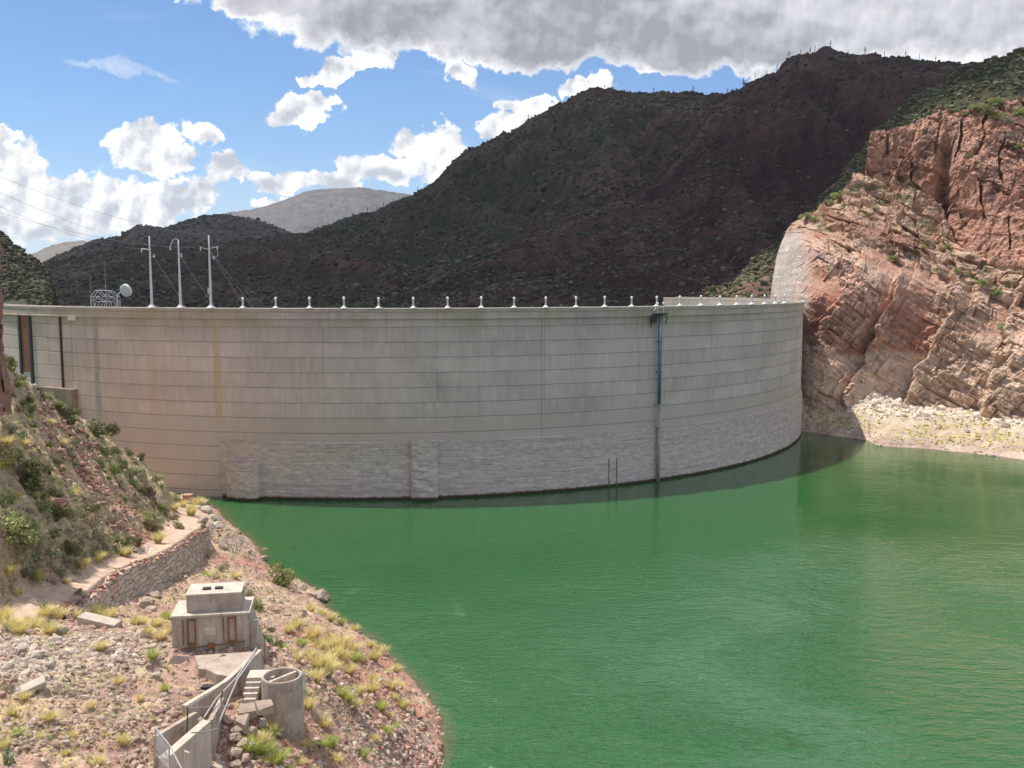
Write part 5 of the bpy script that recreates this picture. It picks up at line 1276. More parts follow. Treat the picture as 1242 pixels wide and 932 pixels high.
for _k in range(50):
    _t = _sr.rand(); _o = _sr.rand() ** 1.3 * 30; SHR.append((["green", "olive", "grey", "green"][_sr.randint(4)], float(np.interp(_t, [0, .3, .6, .8, 1], [2, 60, 112, 150, 182]) - _o * .4), float(np.interp(_t, [0, .3, .6, .8, 1], [442, 482, 528, 562, 590]) + _o + 2), float(3.5 + 4 * _sr.rand())))
for i, (k, px, py, r) in enumerate(SHR): put_shrub(k, px, py, r * .92, i, tall=1.5 if (px, py) == (341, 703) else 1.0)
TUF = [(380, 774), (387, 787), (377, 801), (394, 801), (414, 787), (417, 801), (404, 811), (387, 814), (397, 821), (374, 838), (384, 827), (454, 827), (452, 841), (434, 841), (429, 861), (421, 851), (414, 848), (478, 848), (486, 831), (488, 858), (471, 868), (478, 881), (468, 891), (454, 901), (441, 916), (391, 908), (401, 904), (344, 914), (364, 925),
       (402, 752), (414, 757), (391, 744), (377, 740), (448, 781), (461, 789), (431, 764), (469, 814), (481, 814), (15, 762), (35, 757), (55, 747), (70, 751), (88, 748), (120, 748), (133, 751), (5, 752), (25, 768), (62, 766), (45, 762), (175, 755), (190, 760), (203, 752), (206, 768), (180, 771), (165, 757), (195, 774), (123, 789), (62, 876), (30, 850), (130, 893), (50, 900), (22, 893), (236, 785), (88, 892),
       (304, 890), (317, 896), (327, 888), (310, 905), (322, 908), (300, 902), (333, 878), (375, 860), (360, 800), (355, 790), (345, 785), (430, 800), (425, 815), (440, 800), (250, 668), (250, 697), (263, 700), (285, 700), (20, 612), (45, 610), (10, 545), (30, 545), (5, 580), (60, 520), (75, 540), (90, 600), (100, 690), (80, 705), (20, 722), (45, 705), (12, 700), (152, 672), (118, 680), (192, 655), (222, 612), (232, 622), (240, 612), (212, 617),
       (230, 872), (200, 840), (145, 830), (170, 845), (185, 800), (110, 860), (150, 905), (15, 870), (80, 915), (120, 925), (5, 910), (395, 880), (408, 925), (350, 932), (372, 905), (335, 925), (360, 760), (350, 765), (382, 762), (366, 785), (370, 820), (362, 835), (405, 795), (398, 785), (428, 790), (455, 800), (475, 835), (462, 860)]
_tr = random.Random(3)
for i, (px, py) in enumerate(TUF):
    grn = (px > 290 and py > 845 and _tr.random() < .6) or _tr.random() < .12
    big = (px < 140 and 740 < py < 772) or (370 < px < 420 and 770 < py < 830) or (290 < px < 340 and py > 870)
    r = _tr.uniform(7.5, 10) if big else _tr.uniform(4, 7.5)
    p = G(px, py + 4); s = r * 1.6 * p[1] / 1150.0 / .75; p = np.array([p[0], p[1], float(gzd(p[0], p[1])[0])])
    o = bpy.data.objects.new("grass_tuft", TUFT["green" if grn else "straw"][i % 2]); COL.objects.link(o); o.location = (p[0], p[1], p[2] - .03); o.rotation_euler = (0, 0, _tr.uniform(0, 6)); o.scale = (s, s, s * _tr.uniform(.8, 1.1))
    loc_label(o, ("large " if r > 8 else "small " if r < 5.3 else "") + ("green grass tuft" if grn else "straw yellow grass tuft"), px, py, "grass tuft", "grass tufts on the near bank")
def fine_grass():
    rr = np.random.RandomState(5); N = 5200
    inv = (GZ > .3) & (GPD > 1.0); pv = proj(GX, GY, GZd); w = inv * (pv[0] > -20) * (pv[1] < 950) * sstep(.5, .68, fbm(GX * .22, GY * .22, octv=4, seed=66)) + 0.02 * inv
    idx = rr.choice(w.size, N, p=(w / w.sum()).ravel()); x = GX.ravel()[idx] + rr.randn(N) * .1; y = GY.ravel()[idx] + rr.randn(N) * .1; z = gzd(x, y)
    n = 9; a = np.linspace(0, 6.28, n, endpoint=False); vb = []; fb = []
    for k in range(n):
        c, s_ = math.cos(a[k]), math.sin(a[k]); b = len(vb); vb += [(-s_ * .06, c * .06, 0), (s_ * .06, -c * .06, 0), (c * .55, s_ * .55, .9 - .25 * (k % 3))]; fb.append((b, b + 1, b + 2))
    C = np.array([.50, .42, .17]) * (.7 + .5 * rr.rand(N))[:, None]; g_ = rr.rand(N) < .3; C[g_] = C[g_] * np.array([.55, .85, .5])
    o = scatter_mesh("dry_grass", np.array(vb, float), np.array(fb), np.stack([x, y, z], -1), .12 + .25 * rr.rand(N), C, M_stone, rr, tilt=.2); tag(o, "sparse dry grass over the near bank", kind="stuff")
fine_grass()
talus_mask = np.maximum(reg(GX, GY, 108, 580, 5.6, 17, rot=.35), reg(GX, GY, 145, 615, 5, 13, rot=.35))
def brush():
    rr = np.random.RandomState(15); n = 2100
    w = (GM > .5) * (GPD > 2.9) * (GZ > 1) * (_pv[0] > -10) * (_pv[0] < 215) * (_pv[1] < 750) * (.2 + sstep(.4, .6, fbm(GX * .2, GY * .2, octv=3, seed=98))) * (1 - .93 * talus_mask) * (1 + 4 * sstep(14, 4, GPD))
    w2 = (GM < .5) * (GPD > 2) * (GZ > .6) * (_pv[0] > 170) * (_pv[1] < 800) * .25
    w = w * np.where((_pv[1] > 612) & (_pv[0] < 195), 5.0, 1.0)
    idx = rr.choice(w.size, n, p=((w + w2) / (w + w2).sum()).ravel()); x, y = GX.ravel()[idx] + rr.randn(n) * .2, GY.ravel()[idx] + rr.randn(n) * .2; z = gzd(x, y)
    m = 44; d = rr.randn(m, 3); d /= np.linalg.norm(d, axis=1)[:, None]; P = d * (rr.rand(m, 1) ** .4); P[:, 2] = np.abs(P[:, 2]) * .8; a = rr.randn(m, 3); a /= np.linalg.norm(a, axis=1)[:, None]; b = np.cross(a, d); L_ = .17
    v = np.stack([P - a * L_, P + b * L_ * .5, P + a * L_, P - b * L_ * .5], 1).reshape(-1, 3)
    cols = np.array([[.30, .25, .17], [.23, .20, .15], [.27, .28, .12], [.44, .38, .18], [.18, .20, .08]]); C = cols[rr.randint(0, 5, n)] * (.7 + .6 * rr.rand(n))[:, None]
    o = scatter_mesh("low_brush", v, np.arange(4 * m).reshape(m, 4), np.stack([x, y, z], -1), (.25 + .5 * rr.rand(n) ** 1.5), C, M_stone, rr, tilt=.2); tag(o, "low dry brush over the hillside above the path", kind="stuff")
brush()
# prickly pears
def pear_mesh(seed):
    rr = random.Random(seed); mb_v, mb_f = [], []
    v, f = ico(); v, f = subdiv(v, f)
    def pad(c, az, tilt, s):
        b = len(mb_v); ca, sa = math.cos(az), math.sin(az); ct, st = math.cos(tilt), math.sin(tilt)
        for q in v:
            x, y, z = q[0] * s * .8, q[1] * s * .16, q[2] * s + s * .9
            y, z = y * ct - z * st, y * st + z * ct
            mb_v.append((c[0] + x * ca - y * sa, c[1] + x * sa + y * ca, c[2] + z))
        for t in f: mb_f.append(tuple(b + k for k in t))
        return (c[0] + st * sa * s * 1.7, c[1] - st * ca * s * 1.7, c[2] + s * 1.7 * ct)
    for i in range(9):
        c = (rr.uniform(-.5, .5), rr.uniform(-.5, .5), -.05); az = rr.uniform(0, 6.28); s = rr.uniform(.18, .26)
        for j in range(rr.choice([2, 3])):
            c = pad(c, az + rr.uniform(-.6, .6), rr.uniform(-.6, .6), s); s *= .9
    me = bpy.data.meshes.new("prickly_pear"); me.from_pydata(mb_v, [], mb_f); me.materials.append(M_pad); me.polygons.foreach_set("use_smooth", [True] * len(me.polygons)); return me
PE = [pear_mesh(1), pear_mesh(2)]
for i, (px, py, r) in enumerate([(50, 484, 8), (72, 492, 8), (100, 497, 8), (104, 508, 7), (150, 540, 8), (157, 548, 7), (172, 575, 8), (30, 688, 10), (42, 676, 8), (66, 674, 8), (26, 532, 9), (12, 478, 8), (160, 572, 7), (40, 468, 7), (140, 540, 7), (52, 735, 6), (88, 490, 7), (176, 566, 6), (5, 922, 16), (130, 532, 6)]):
    p = G(px, py + r * .6); s = r * p[1] / 1150.0 / .75
    o = bpy.data.objects.new("prickly_pear", PE[i % 2]); COL.objects.link(o); o.location = tuple(p); o.rotation_euler = (0, 0, i * 1.3); o.scale = (s, s, s)
    loc_label(o, "prickly pear cactus", px, py, "cactus", "prickly pears on the near hillside")
# dead bushes
def dead_bush(px, py, r, seed, label, n=9):
    p = G(px, py); rr = random.Random(seed); s = r * p[1] / 1150.0; mb = MB()
    def br(a, d, L_, rad, lv):
        b = a + d * L_; m_ = a.lerp(b, .5) + Vector((rr.uniform(-1, 1), rr.uniform(-1, 1), rr.uniform(-.5, .8))) * L_ * .12
        mb.tube([a, m_, b], rad, 5, r1=rad * .55)
        if lv: 
            for _ in range(rr.choice([2, 3])):
                nd = (d + Vector((rr.uniform(-1, 1), rr.uniform(-1, 1), rr.uniform(-.5, .8))) * .75).normalized(); br(b, nd, L_ * rr.uniform(.5, .8), rad * .68, lv - 1)
    for _ in range(n): br(Vector((0, 0, -.1)), Vector((rr.uniform(-1, 1), rr.uniform(-1, 1), rr.uniform(.15, 1))).normalized(), s * .5, .075 + .02 * s, 3)
    o = mb.build("dead_bush", M_dead); o.location = tuple(p); tag(o, label, "dead bush")
dead_bush(283, 672, 22, 1, "bare bleached dead bush spreading over the shore, below the end of the path", 10)
dead_bush(262, 704, 9, 2, "small dark dead bush between the stone wall and the block house", 8)
dead_bush(192, 612, 9, 3, "grey dead branches standing where the path meets the scree", 5)
dead_bush(175, 672, 10, 4, "tangle of dead branches lying on the uphill side of the path", 6)

# ---- ruined waterworks
M_cw = simple("old_concrete", (0.50, 0.415, 0.335), 0.95, 0.2, 0.9, col2=(0.38, 0.30, 0.235), bump=0.35)
def weathered(name, c1, c2, rust=.5):
    m, nt, b = new_mat(name); p = nt.obj(); x, y, z = nt.sep(p)[0:3]
    st = nt.noise(nt.comb(nt.math('MULTIPLY', x, 2.2), nt.math('MULTIPLY', y, 2.2), nt.math('MULTIPLY', z, .35)), 1.6, 6, .7); bl = nt.noise(p, .8, 6, .65); fi = nt.noise(p, 14, 6, .75)
    c = nt.mix(nt.mr(bl, .35, .65), c1, c2); k = nt.math('ADD', nt.mr(st, .3, .7, .74, 1.15), nt.mr(fi, .3, .7, -.12, .12)); c = nt.vmath('MULTIPLY', c, nt.comb(k, k, k))
    c = nt.mix(nt.mr(nt.noise(nt.comb(x, y, nt.math('MULTIPLY', z, .4)), 1.1, 5, .7), .56, .72, 0, rust), c, (.30, .165, .09))
    v = nt.voro(nt.vmath('ADD', p, nt.vmath('SCALE', nt.comb(bl, bl, fi), .5)), .4, 'DISTANCE_TO_EDGE'); c = nt.mix(nt.math('MULTIPLY', nt.mr(v, .010, .003), nt.mr(bl, .5, .62)), c, (.12, .09, .07))
    nt.set(b.inputs['Base Color'], c); b.inputs['Roughness'].default_value = .95; nt.set(b.inputs['Normal'], nt.bump(nt.math('ADD', fi, bl), .45, .05)); return m
M_cw = weathered("old_concrete", (0.50, 0.415, 0.34), (0.37, 0.295, 0.235)); M_ct = weathered("pale_concrete_old", (0.62, 0.53, 0.44), (0.50, 0.41, 0.33), .35)
_unused = simple("pale_concrete", (0.60, 0.52, 0.43), 0.95, 0.15, 0.9, bump=0.3)
bpy.data.materials.remove(_unused)
M_pit = simple("rusty_earth", (0.28, 0.12, 0.07), 0.95, 0.4, 1.5, bump=0.5)
def blockhouse():
    p = PY(257, 788, 66.0); r = empty("block_house", (p[0], p[1], p[2] - .1), math.radians(10)); tag(r, "small two-tier concrete block house with rusty frames on its front", "building")
    w = 2.72; h = 2.75
    mb = MB().box(-w, w - .1, 0, 3.4, -1.2, h - .16)
    mb.quadbox([(w - .1, .2, -1.2), (w + 1.0, .2, -1.2), (w + 1.0, 2.6, -1.2), (w - .1, 2.6, -1.2), (w - .1, .2, h - .2), (w - .08, .2, h - .2), (w - .08, 2.6, h - .2), (w - .1, 2.6, h - .2)]); mb.build("lower_block", M_cw, r, bevel=.04)
    MB().box(-w - .06, w + .02, -.1, 3.45, h - .158, h).build("cornice", M_ct, r, bevel=.03)
    MB().box(-1.72, 2.1, .45, 2.9, h + .002, h + 1.22).build("upper_block", M_cw, r, bevel=.03); MB().box(-1.76, 2.14, .41, 2.94, h + 1.222, h + 1.36).build("roof", M_ct, r, bevel=.02)
    for x in (-.7, .15): MB().box(x, x + .55, 1.3, 1.75, h + 1.362, h + 1.47).build("hatch", M_dark, r)
    for x in (-1.35, 1.45):
        f = MB().box(x - .3, x - .2, -.14, -.002, .55, h - .3).box(x + .2, x + .3, -.14, -.002, .55, h - .3).box(x - .2, x + .2, -.13, -.003, h - .42, h - .3).box(x - .2, x + .2, -.13, -.003, .55, .68).box(x - .62, x - .56, -.1, -.002, .6, h - .35)
        g_ = f.build("rusty_frame", M_rust, r)
        MB().box(x - .195, x + .195, -.03, -.004, .7, h - .44).build("frame_panel", M_tanrock, g_)
    MB().box(-.1 - .35, .3, -.02, -.003, 1.2, 1.75).build("blank_plate", M_ct, r)
    mb = MB(); mb.tube([(-1.9, -.12, .35), (0, -.14, .42), (2.3, -.12, .6)], .05, 6).tube([(-1.2, -.12, .4), (-1.25, -.12, -.3)], .05, 6).tube([(1.4, -.12, .55), (1.4, -.12, -.3)], .05, 6).box(-.25, .15, -.25, -.004, .02, .6); mb.build("pipe_run", M_rust, r)
    return r
blockhouse()
def prism(name, tops, zb, mat, parent=None, bevel=.03):
    """a wall or slab standing on zb with the plan polygon tops [(x,y,z)...]"""
    c = np.mean(tops, axis=0); n = len(tops); zb = zb if hasattr(zb, '__len__') else [zb] * n
    mb = MB(); mb.v = [(t[0] - c[0], t[1] - c[1], t[2] - c[2]) for t in tops] + [(t[0] - c[0], t[1] - c[1], z - c[2]) for t, z in zip(tops, zb)]
    mb.f = [tuple(range(n)), tuple(range(n, 2 * n))[::-1]] + [((i + 1) % n, i, n + i, n + (i + 1) % n) for i in range(n)]
    me = bpy.data.meshes.new(name); me.from_pydata([tuple(float(c_) for c_ in v) for v in mb.v], [], mb.f); me.update()
    import bmesh; bm = bmesh.new(); bm.from_mesh(me); bmesh.ops.recalc_face_normals(bm, faces=bm.faces); bm.to_mesh(me); bm.free(); me.materials.append(mat)
    o = link(bpy.data.objects.new(name, me)); o.location = [float(v) for v in c]
    if bevel:
        md = o.modifiers.new("bevel", 'BEVEL'); md.width = bevel; md.segments = 2
    if parent: o.parent = parent
    return o
def strip(name, a, b, th, zb, mat, label=None, cat=None):
    """wall between two top points, thickness th"""
    a, b = np.array(a), np.array(b); d = (b - a)[:2]; d /= np.linalg.norm(d); n = np.array([-d[1], d[0], 0]) * th
    o = prism(name, [a, b, b + n, a + n], zb, mat)
    if label: tag(o, label, cat)
    return o
# platform in front of the house
o = prism("platform", [PZ(236, 795, 18.5), PZ(312, 790, 18.5), PZ(317, 799, 18.5), PZ(292, 822, 18.5), PZ(262, 818, 18.5), PZ(240, 806, 18.5)], 16.5, M_cw); tag(o, "cracked concrete platform in front of the block house", "platform")
o = prism("broken_slab", [PY(204, 803, 64), PY(212, 795, 64.2), PY(229, 796, 64.4), PY(232, 812, 64.2), PY(216, 812, 64)], 17.2, M_cw)
tag(o, "upright angular concrete slab left of the platform", "concrete slab")
o = strip("broken_slab", PY(240, 811, 62.6), PY(263, 814, 62.8), .5, 17.4, M_cw, "short broken concrete block at the platform edge", "concrete block")
o = prism("pit", [PZ(216, 812, 17.75), PZ(244, 818, 17.75), PZ(246, 830, 17.7), PZ(226, 826, 17.6)], 16.8, M_pit); tag(o, "rust red broken hole edge beneath the platform", "pit")
MBp = PY(254, 834, 60.9); o = MB().box(-.5, .5, -.2, .3, -1.2, .1).build("pit_shade_box", M_dark); o.location = tuple(MBp); tag(o, "small black box standing in for the shaded pit under the platform", "shade box")  # solid dark box put in for the shade inside the pit
# channel walls
A1, A2, A3 = PY(318, 788, 64.2), PY(276, 826, 60.0), PY(226, 856, 56.2)
zA = [14.2] * 4
w1_ = strip("channel_wall", A2, A1, .35, zA, M_ct, "long sloping concrete channel wall running from the block house down to the left", "wall")
w2_ = strip("wall_section", A3, A2 + np.array([0, 0, -.003]), .33, [14.0] * 4, M_ct); w2_.parent = w1_; w2_.matrix_parent_inverse = w1_.matrix_basis.inverted()
B1, B2 = PY(240, 864, 54.5), PY(191, 893, 50.5)
strip("channel_wall", B2, B1, .3, 15.2, M_cw, "low outer concrete wall beside the fence at the bottom of the ruins", "wall")
C1, C2 = PY(256, 874, 53.0), PY(203, 920, 48.5)
strip("channel_beam", C2, C1, .55, [14.5, 14.5, 14.5, 14.5], M_ct, "broad sloping concrete beam in front of the channel at the bottom edge", "beam")
o = prism("abutment_block", [PZ(212, 925, 17.0), PZ(256, 881, 17.0), PZ(268, 881, 17.0), PZ(276, 905, 16.6), PZ(272, 940, 16.4), PZ(240, 965, 16.6)], 11.5, M_cw); tag(o, "large sloping concrete abutment block at the bottom of the ruins", "concrete block")
o = prism("channel_floor", [PZ(243, 868, 17.9), PZ(258, 880, 17.4), PZ(206, 925, 16.7), PZ(186, 915, 17.2)], 14, M_tanrock); tag(o, "dusty floor between the two low channel walls", "channel floor")
strip("leaning_post", PY(224, 912, 49.0), PY(230, 914, 49.1), .25, [14, 14, 14, 14], M_ct, "short pale concrete post by the bottom fence", "post")
strip('cross_wall', PY(258, 873, 53.6), PY(272, 846, 58.0), .3, [14, 14, 14, 14], M_cw, 'low concrete cross wall joining the sloping channel wall to the bottom beam', 'wall')
# stair beside the tank
def stairs():
    t = PY(309, 822, 60.4); r = empty("concrete_stair", tuple(t), math.radians(4)); tag(r, "narrow concrete stair descending beside the round tank", "stair")
    MB().box(-.55, 1.25, 0, 1.3, -2.2, 0).build("landing", M_ct, r, bevel=.03)
    for k in range(7):
        MB().box(-.55 - .05 * k, .42 - .05 * k, -.3 * (k + 1), -.3 * k - .002, -.24 * (k + 1) - 1.2, -.24 * (k + 1)).build("step", M_ct, r, bevel=.02)
    return r
stairs()
for k, (pts, lab) in enumerate([([(290, 855), (308, 851), (312, 862), (289, 866)], "rust stained flat slab at the foot of the stair"), ([(309, 850), (329, 848), (332, 855), (314, 862)], "broken tan slab wedged between the stair and the round tank"), ([(287, 868), (302, 866), (297, 880), (285, 874)], "small tilted slab below the stair")]):
    ps = [PY(a, b, 58.2 - k * .4 - (b - 855) * .05) for a, b in pts]; o = prism("fallen_slab", ps, [min(p_[2] for p_ in ps) - .35] * 4, M_tanrock); tag(o, lab, "slab")
def tank():
    c = PY(342, 819, 60.0); r = empty("water_tank", (c[0], c[1], c[2] - 4.6)); tag(r, "round open concrete tank beside the stair", "tank")
    R_ = 1.33
    MB().lathe([(R_ - .02, 0.4), (R_ + .02, 2.0), (R_, 4.5), (R_ - .03, 4.6), (R_ - .16, 4.6), (R_ - .18, 4.55), (R_ - .18, 3.95), (0, 3.9)], 56).build("wall", M_cw, r, smooth=False)
    rot = math.radians(52); o = MB().box(-R_ + .17, R_ - .17, -.09, .09, 4.0, 4.5).build("divider", M_ct, r); o.rotation_euler = (0, 0, rot)
    mb = MB(); mb.tube([(R_ - .1, .1, 4.6), (R_ + .1, .1, 4.95), (R_ + .45, .1, 4.7)], .03, 5).tube([(R_ - .1, -.3, 4.6), (R_ + .1, -.3, 4.95), (R_ + .45, -.3, 4.7)], .03, 5).tube([(R_ + .1, .1, 4.7), (R_ + .1, .1, 3.2)], .03, 5).tube([(R_ + .1, -.3, 4.7), (R_ + .1, -.3, 3.2)], .03, 5); mb.build("ladder", M_galv, r)
    return r
tank()
M_railing = simple('weathered_railing', (0.48, 0.45, 0.43), 0.6, .2)
def pipe_fence():
    r = empty("pipe_railing", (0, 0, 0)); tag(r, "bent grey pipe railing along the sloping channel wall", "railing")
    def t(name, *pp, rad=.045, m=M_railing): MB().tube([PY(*p_) for p_ in pp], rad, 7).build(name, m, r)
    t("rail", (311, 786, 64.2), (287, 822, 60.2), (262, 848, 56.5), (247, 871, 53.5)); t("rail", (309, 795, 63.2), (288, 824, 59.8), (264, 880, 54.5)); t("rail", (229, 857, 56), (253, 842, 57.8), (272, 828, 59.8), rad=.035)
    t("post", (270, 838, 57.2), (264, 876, 56.8), rad=.045, m=M_rust); t("post", (289, 828, 59.6), (295, 850, 59.3), rad=.06, m=M_rust); t("post", (315, 781, 65), (315, 806, 64.4), rad=.04, m=M_rust); t("post", (321, 781, 64.5), (321, 806, 64), rad=.04, m=M_rust); t("rail", (315, 781, 65), (321, 781, 64.5), rad=.04, m=M_rust)
    t("post", (314, 750, 66.5), (312, 780, 66), rad=.035); t("rail", (304, 752, 67), (315, 752, 66.5), rad=.03)
    t("rail", (227, 859, 52.6), (280, 856, 56.2), rad=.02)
    r2 = empty("wire_fence", (0, 0, 0)); tag(r2, "thin post and rail fence at the bottom of the ruins", "fence")
    r_ = r; r = r2
    def t2(name, *pp, rad=.04, m=M_wire): MB().tube([PY(*p_) for p_ in pp], rad, 7).build(name, m, r2)
    t2("post", (189, 883, 49.6), (189, 920, 49.2)); t2("post", (205, 902, 47.6), (206, 935, 47.2)); t2("post", (227.5, 858, 52.6), (226.5, 908, 51.8), m=M_dark); t2("rail", (189, 884, 49.6), (205, 903, 47.6), (222, 936, 45.6)); t2("rail", (232, 889, 50.5), (250, 888, 51.6), (264, 884, 53), rad=.04)
    t2("rail", (189, 915, 49.2), (206, 931, 47.3), rad=.02)
    ms = MB(); a0, a1, b0, b1 = PY(189, 884, 49.6), PY(189, 919, 49.2), PY(205, 903, 47.6), PY(206, 934, 47.2)
    for k in range(1, 22):
        for s_ in (1, -1):
            u0 = k / 11 - .5; u1 = u0 + s_ * .8
            def at(u, v): return a0 * (1 - u) * (1 - v) + b0 * u * (1 - v) + a1 * (1 - u) * v + b1 * u * v
            pts = [(u0 + (u1 - u0) * v, v) for v in np.linspace(0, 1, 12)]; pts = [at(*q) for q in pts if 0 <= q[0] <= 1]
            if len(pts) > 1: ms.tube([pts[0], pts[-1]], .008, 3)
    ms.build("wire_mesh", M_wire, r2)
pipe_fence()
# block on the path, ladder stair by the wall, row of stepping stones
p = G(228, 611); o = MB().box(-.75, .75, -.7, .7, -.3, 1.5).box(-.85, .85, -.8, .8, 1.503, 1.75).build("brick_pillar", simple("faded_brick", (0.50, 0.30, 0.22), .95, .3, 2.0), bevel=.03); o.location = tuple(p); tag(o, "short faded brick pillar on the path end near the dam", "pillar")
def rusty_stair():
    r = empty("steel_stair", tuple(PY(258, 650, 145))); tag(r, "rusted steel stair at the far end of the dry stone wall", "stair")
    for k in range(7): MB().box(-.9, .9, -.3 * k - .3, -.3 * k, -.42 * k - .08, -.42 * k).build("step", M_tanrock, r)
    for s_ in (-1, 1): MB().tube([(s_ * .95, .2, .3), (s_ * .95, -2.2, -3.2)], .06, 6).build("stringer", M_rust, r)
rusty_stair()
for k in range(13):
    t = k / 12; px, py = 268 + 45 * t + 4 * math.sin(k), 686 + 28 * t; p = G(px, py)
    o = bpy.data.objects.new("stepping_stone", rockmeshes["tan"][k % 4]); COL.objects.link(o); o.location = tuple(p + np.array([0, 0, .1])); o.scale = (.55, .45, .22); o.rotation_euler = (0, 0, k)
    tag(o, "flat stepping stone, %s in the row leading down from the dead bush" % ORD[k], "stone", "row of stepping stones above the shore")
# rock pillar at the left edge
def outcrop():
    n, m_ = 90, 60; z = np.linspace(33, 50.2, n); a = np.linspace(0, 2 * math.pi, m_); A2_, Z2 = np.meshgrid(a, z); c = PY(-32, 300, 85.0)
    R_ = 2.05 + .5 * (fbm(np.cos(A2_) * 1.2 + 5, np.sin(A2_) * 1.2, Z2 * .35, octv=4, seed=2) - .5) * 4 * .6; R_ = R_ * np.interp(Z2, [33, 40, 45.5, 46, 47.5, 49, 50.2], [1.0, .93, .93, 1.08, 1.0, .9, .02]) + (hash3(Z2 * .8, A2_ * 2, Z2 * 0, 4) - .5) * .35
    V = np.stack([c[0] + R_ * np.cos(A2_), c[1] + R_ * np.sin(A2_), Z2], -1); o = np_mesh("rock_outcrop", V, grid_faces(n, m_), M_redrock, smooth=False); tag(o, "dark red rock outcrop standing at the left edge of the view", "rock outcrop")
outcrop()

# ================================================================== VEGETATION FAR OFF
def scrub(name, H, n, size, cols, seed, label, dens=None):
    o, X, Y, Z, S, C = H; rr = np.random.RandomState(seed)
    pv = proj(X, Y, Z); w = (pv[0] > -10) & (pv[0] < 1260) & (S <= 1.02) & (pv[1] < 378)
    w = w * (0.25 + fbm(X * .015, Y * .015, octv=4, seed=seed) ** 2 * 3)
    idx = rr.choice(w.size, n, p=(w / w.sum()).ravel())
    j = rr.randn(n, 2) * 2.0
    nxt = np.clip(idx + 1, 0, X.size - 1); u = rr.rand(n); same = np.abs(X.ravel()[nxt] - X.ravel()[idx]) < 30
    f = np.where(same, u, 0)
    x = X.ravel()[idx] * (1 - f) + X.ravel()[nxt] * f; y = Y.ravel()[idx] * (1 - f) + Y.ravel()[nxt] * f; z = Z.ravel()[idx] * (1 - f) + Z.ravel()[nxt] * f
    v, fa = ico(); v = v * (1 + .3 * (np.random.RandomState(1).rand(12, 1) - .5)); s = size * (.45 + .8 * rr.rand(n) ** 2 + 1.0 * rr.rand(n) ** 12)
    cc = np.array(cols)[rr.randint(0, len(cols), n)] * (.6 + .8 * rr.rand(n))[:, None]
    o = scatter_mesh(name, v, fa, np.stack([x, y, z + s * .3], -1), s, cc, M_stone, rr, squash=np.stack([.9 + .4 * rr.rand(n), .9 + .4 * rr.rand(n), .6 + .5 * rr.rand(n)], -1)); tag(o, label, kind="stuff")
DK = [(.060, .064, .036), (.045, .048, .03), (.085, .08, .05), (.12, .11, .07)]
scrub("scrub", hill1, 11000, 1.15, DK, 1, "dark scrub over the tall right mountain")
scrub("scrub", hill2, 18000, 1.5, DK, 2, "dark scrub over the middle mountain")
scrub("scrub", hill5, 7000, 1.0, [(.08, .095, .04), (.11, .12, .055), (.065, .075, .035), (.16, .14, .085)], 3, "green scrub over the sunlit spur")
scrub("scrub", hill0, 2600, .7, DK, 4, "scrub over the dark slope left of the dam")
scrub("scrub", hill3, 4500, 3.0, DK, 5, "scrub over the low brown hill")
def saguaros():
    rr = random.Random(9)
    def mesh(k):
        mb = MB(); mb.lathe([(.3, -1), (.36, 2), (.38, 6), (.25, 7.6), (0, 8)], 8)
        if k: mb.tube([(0, 0, 3.4), (1.1, 0, 3.6), (1.3, 0, 4.4), (1.3, 0, 6.2)], .24, 6); mb.tube([(0, 0, 2.8), (-1.0, .2, 3.1), (-1.15, .2, 4.9)], .22, 6)
        me = bpy.data.meshes.new("saguaro"); me.from_pydata(mb.v, [], mb.f); me.materials.append(M_sag); return me
    M_sag = simple("saguaro_skin", (0.07, 0.085, 0.05), .8); ms = [mesh(0), mesh(1)]
    def place(Hh, pxs, tag_):
        o_, X, Y, Z, S, C = Hh; pv = proj(X, Y, Z)
        for i, px in enumerate(pxs):
            col = np.argmin(np.abs(pv[0][60] - px)); row = np.argmin(pv[1][:, col]); p = (X[row, col], Y[row, col], Z[row, col])
            o = bpy.data.objects.new("saguaro", ms[i % 2]); COL.objects.link(o); o.location = p; s = rr.uniform(.45, 1.0); o.scale = (s * .9, s * .9, s); o.rotation_euler = (0, 0, rr.uniform(-.6, .6))
            tag(o, "tiny saguaro on %s, %s from the left" % (tag_, ORD[i]), "cactus", "saguaros on " + tag_)
    place(hill1, [868, 880, 886, 899, 912, 926, 938, 952, 966, 979, 984, 1003, 1024, 1045, 1068, 1094, 1112, 1130], "the ridge of the tall right mountain")
    place(hill2, [405, 428, 436, 447, 459, 466, 478, 486, 494, 507, 515, 640, 690, 733, 760, 792, 815, 840], "the skyline of the middle mountain")
saguaros()
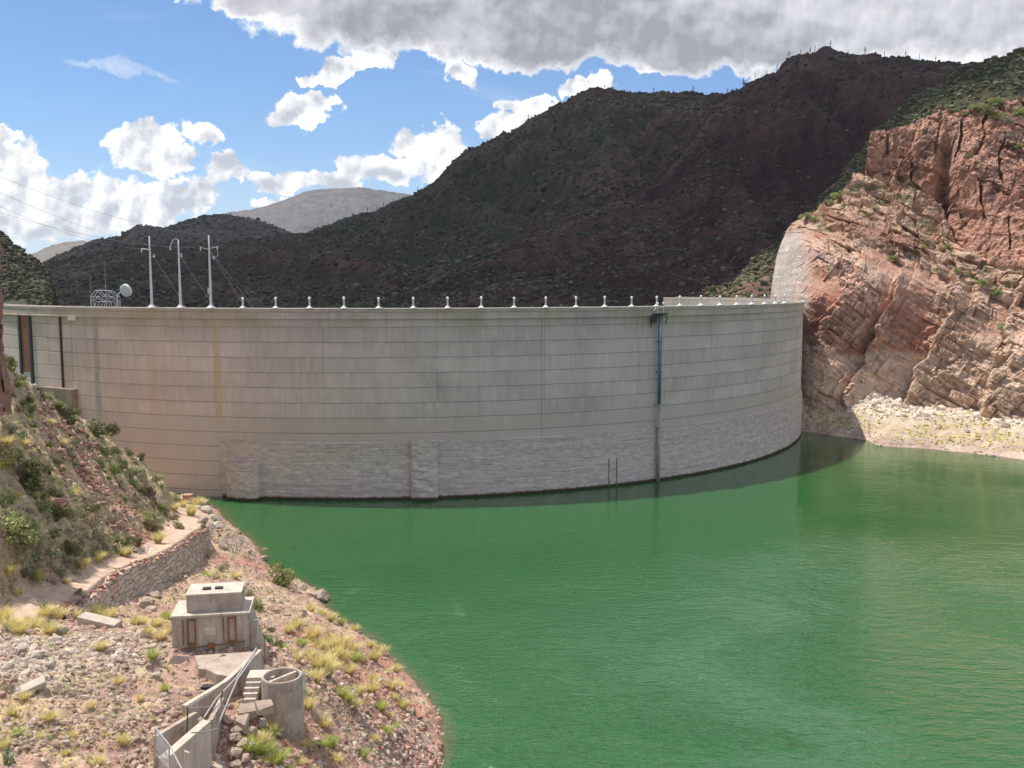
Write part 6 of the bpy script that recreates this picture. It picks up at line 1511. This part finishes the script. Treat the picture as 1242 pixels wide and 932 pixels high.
# shrubs on the cliff
_cpx, _cpy = proj(CLX, CLY, CLZ)
def on_cliff(px, py):
    d = (_cpx - px) ** 2 + (_cpy - py) ** 2 + (CLY - 330) * .05; k = np.argmin(d); return np.array([CLX.ravel()[k], CLY.ravel()[k], CLZ.ravel()[k]])
for i, (px, py, r, k) in enumerate([(1018, 241, 9, "green"), (1006, 248, 5, "green"), (978, 266, 7, "green"), (988, 268, 5, "green"), (1000, 262, 4, "green"), (1035, 222, 3, "grey"), (1062, 254, 4, "green"), (1080, 317, 6, "green"), (1098, 312, 5, "grey"), (1110, 308, 5, "green"), (1120, 302, 4, "green"), (1150, 302, 5, "green"), (1170, 335, 5, "green"), (1190, 346, 6, "green"),
                                    (1208, 358, 8, "green"), (1200, 140, 10, "olive"), (1212, 146, 8, "green"), (1228, 150, 9, "grey"), (1185, 133, 7, "green"), (1205, 128, 8, "green"), (1170, 140, 5, "green"), (1225, 168, 7, "grey"), (1238, 172, 6, "olive"), (1240, 140, 8, "green"), (1220, 125, 7, "grey"), (1155, 137, 5, "olive"), (1070, 212, 4, "grey"), (1052, 262, 3, "green"), (1130, 255, 4, "grey"), (1042, 300, 4, "grey"), (1175, 190, 4, "green"), (1160, 330, 4, "green"), (1215, 400, 6, "green"), (1230, 180, 6, "green")]):
    put_shrub(k, px, py, r, i, P=on_cliff(px, py), group="shrubs on the red cliff", tall=.8)
def shore_plants():
    rr = np.random.RandomState(8); n = 2600; x = 84 + 92 * rr.rand(n); y = 240 + 62 * rr.rand(n); z = bankz(x, y); k = (z > 1.0) & (z < 8) & (fbm(x * .12, y * .12, octv=3, seed=5) > .47); x, y, z = x[k], y[k], z[k]; n = len(x)
    v, f = ico(); C = np.array([.42, .38, .09]) * (.6 + .7 * rr.rand(n))[:, None]
    o = scatter_mesh("ground_cover", v, f, np.stack([x, y, z + .05], -1), .15 + .3 * rr.rand(n), C, M_stone, rr); tag(o, "yellow green ground cover on the far shore", kind="stuff")
shore_plants()
flush_labels()

# ================================================================== AIR
def haze():
    m = bpy.data.materials.new("haze_air"); m.use_nodes = True; nt = NT(m.node_tree); nt.n.remove(nt.n['Principled BSDF'])
    v = nt.node('ShaderNodeVolumePrincipled'); v.inputs['Color'].default_value = (0.80, 0.86, 1.0, 1); v.inputs['Density'].default_value = 3.2e-5; v.inputs['Anisotropy'].default_value = 0.2
    nt.l.new(v.outputs[0], m.node_tree.nodes['Material Output'].inputs['Volume'])
    o = MB().box(-9500, 9500, -3000, 9800, -60, 960).build("haze", m); tag(o, "thin pale air between the near bank and the far hills", kind="stuff")
haze()
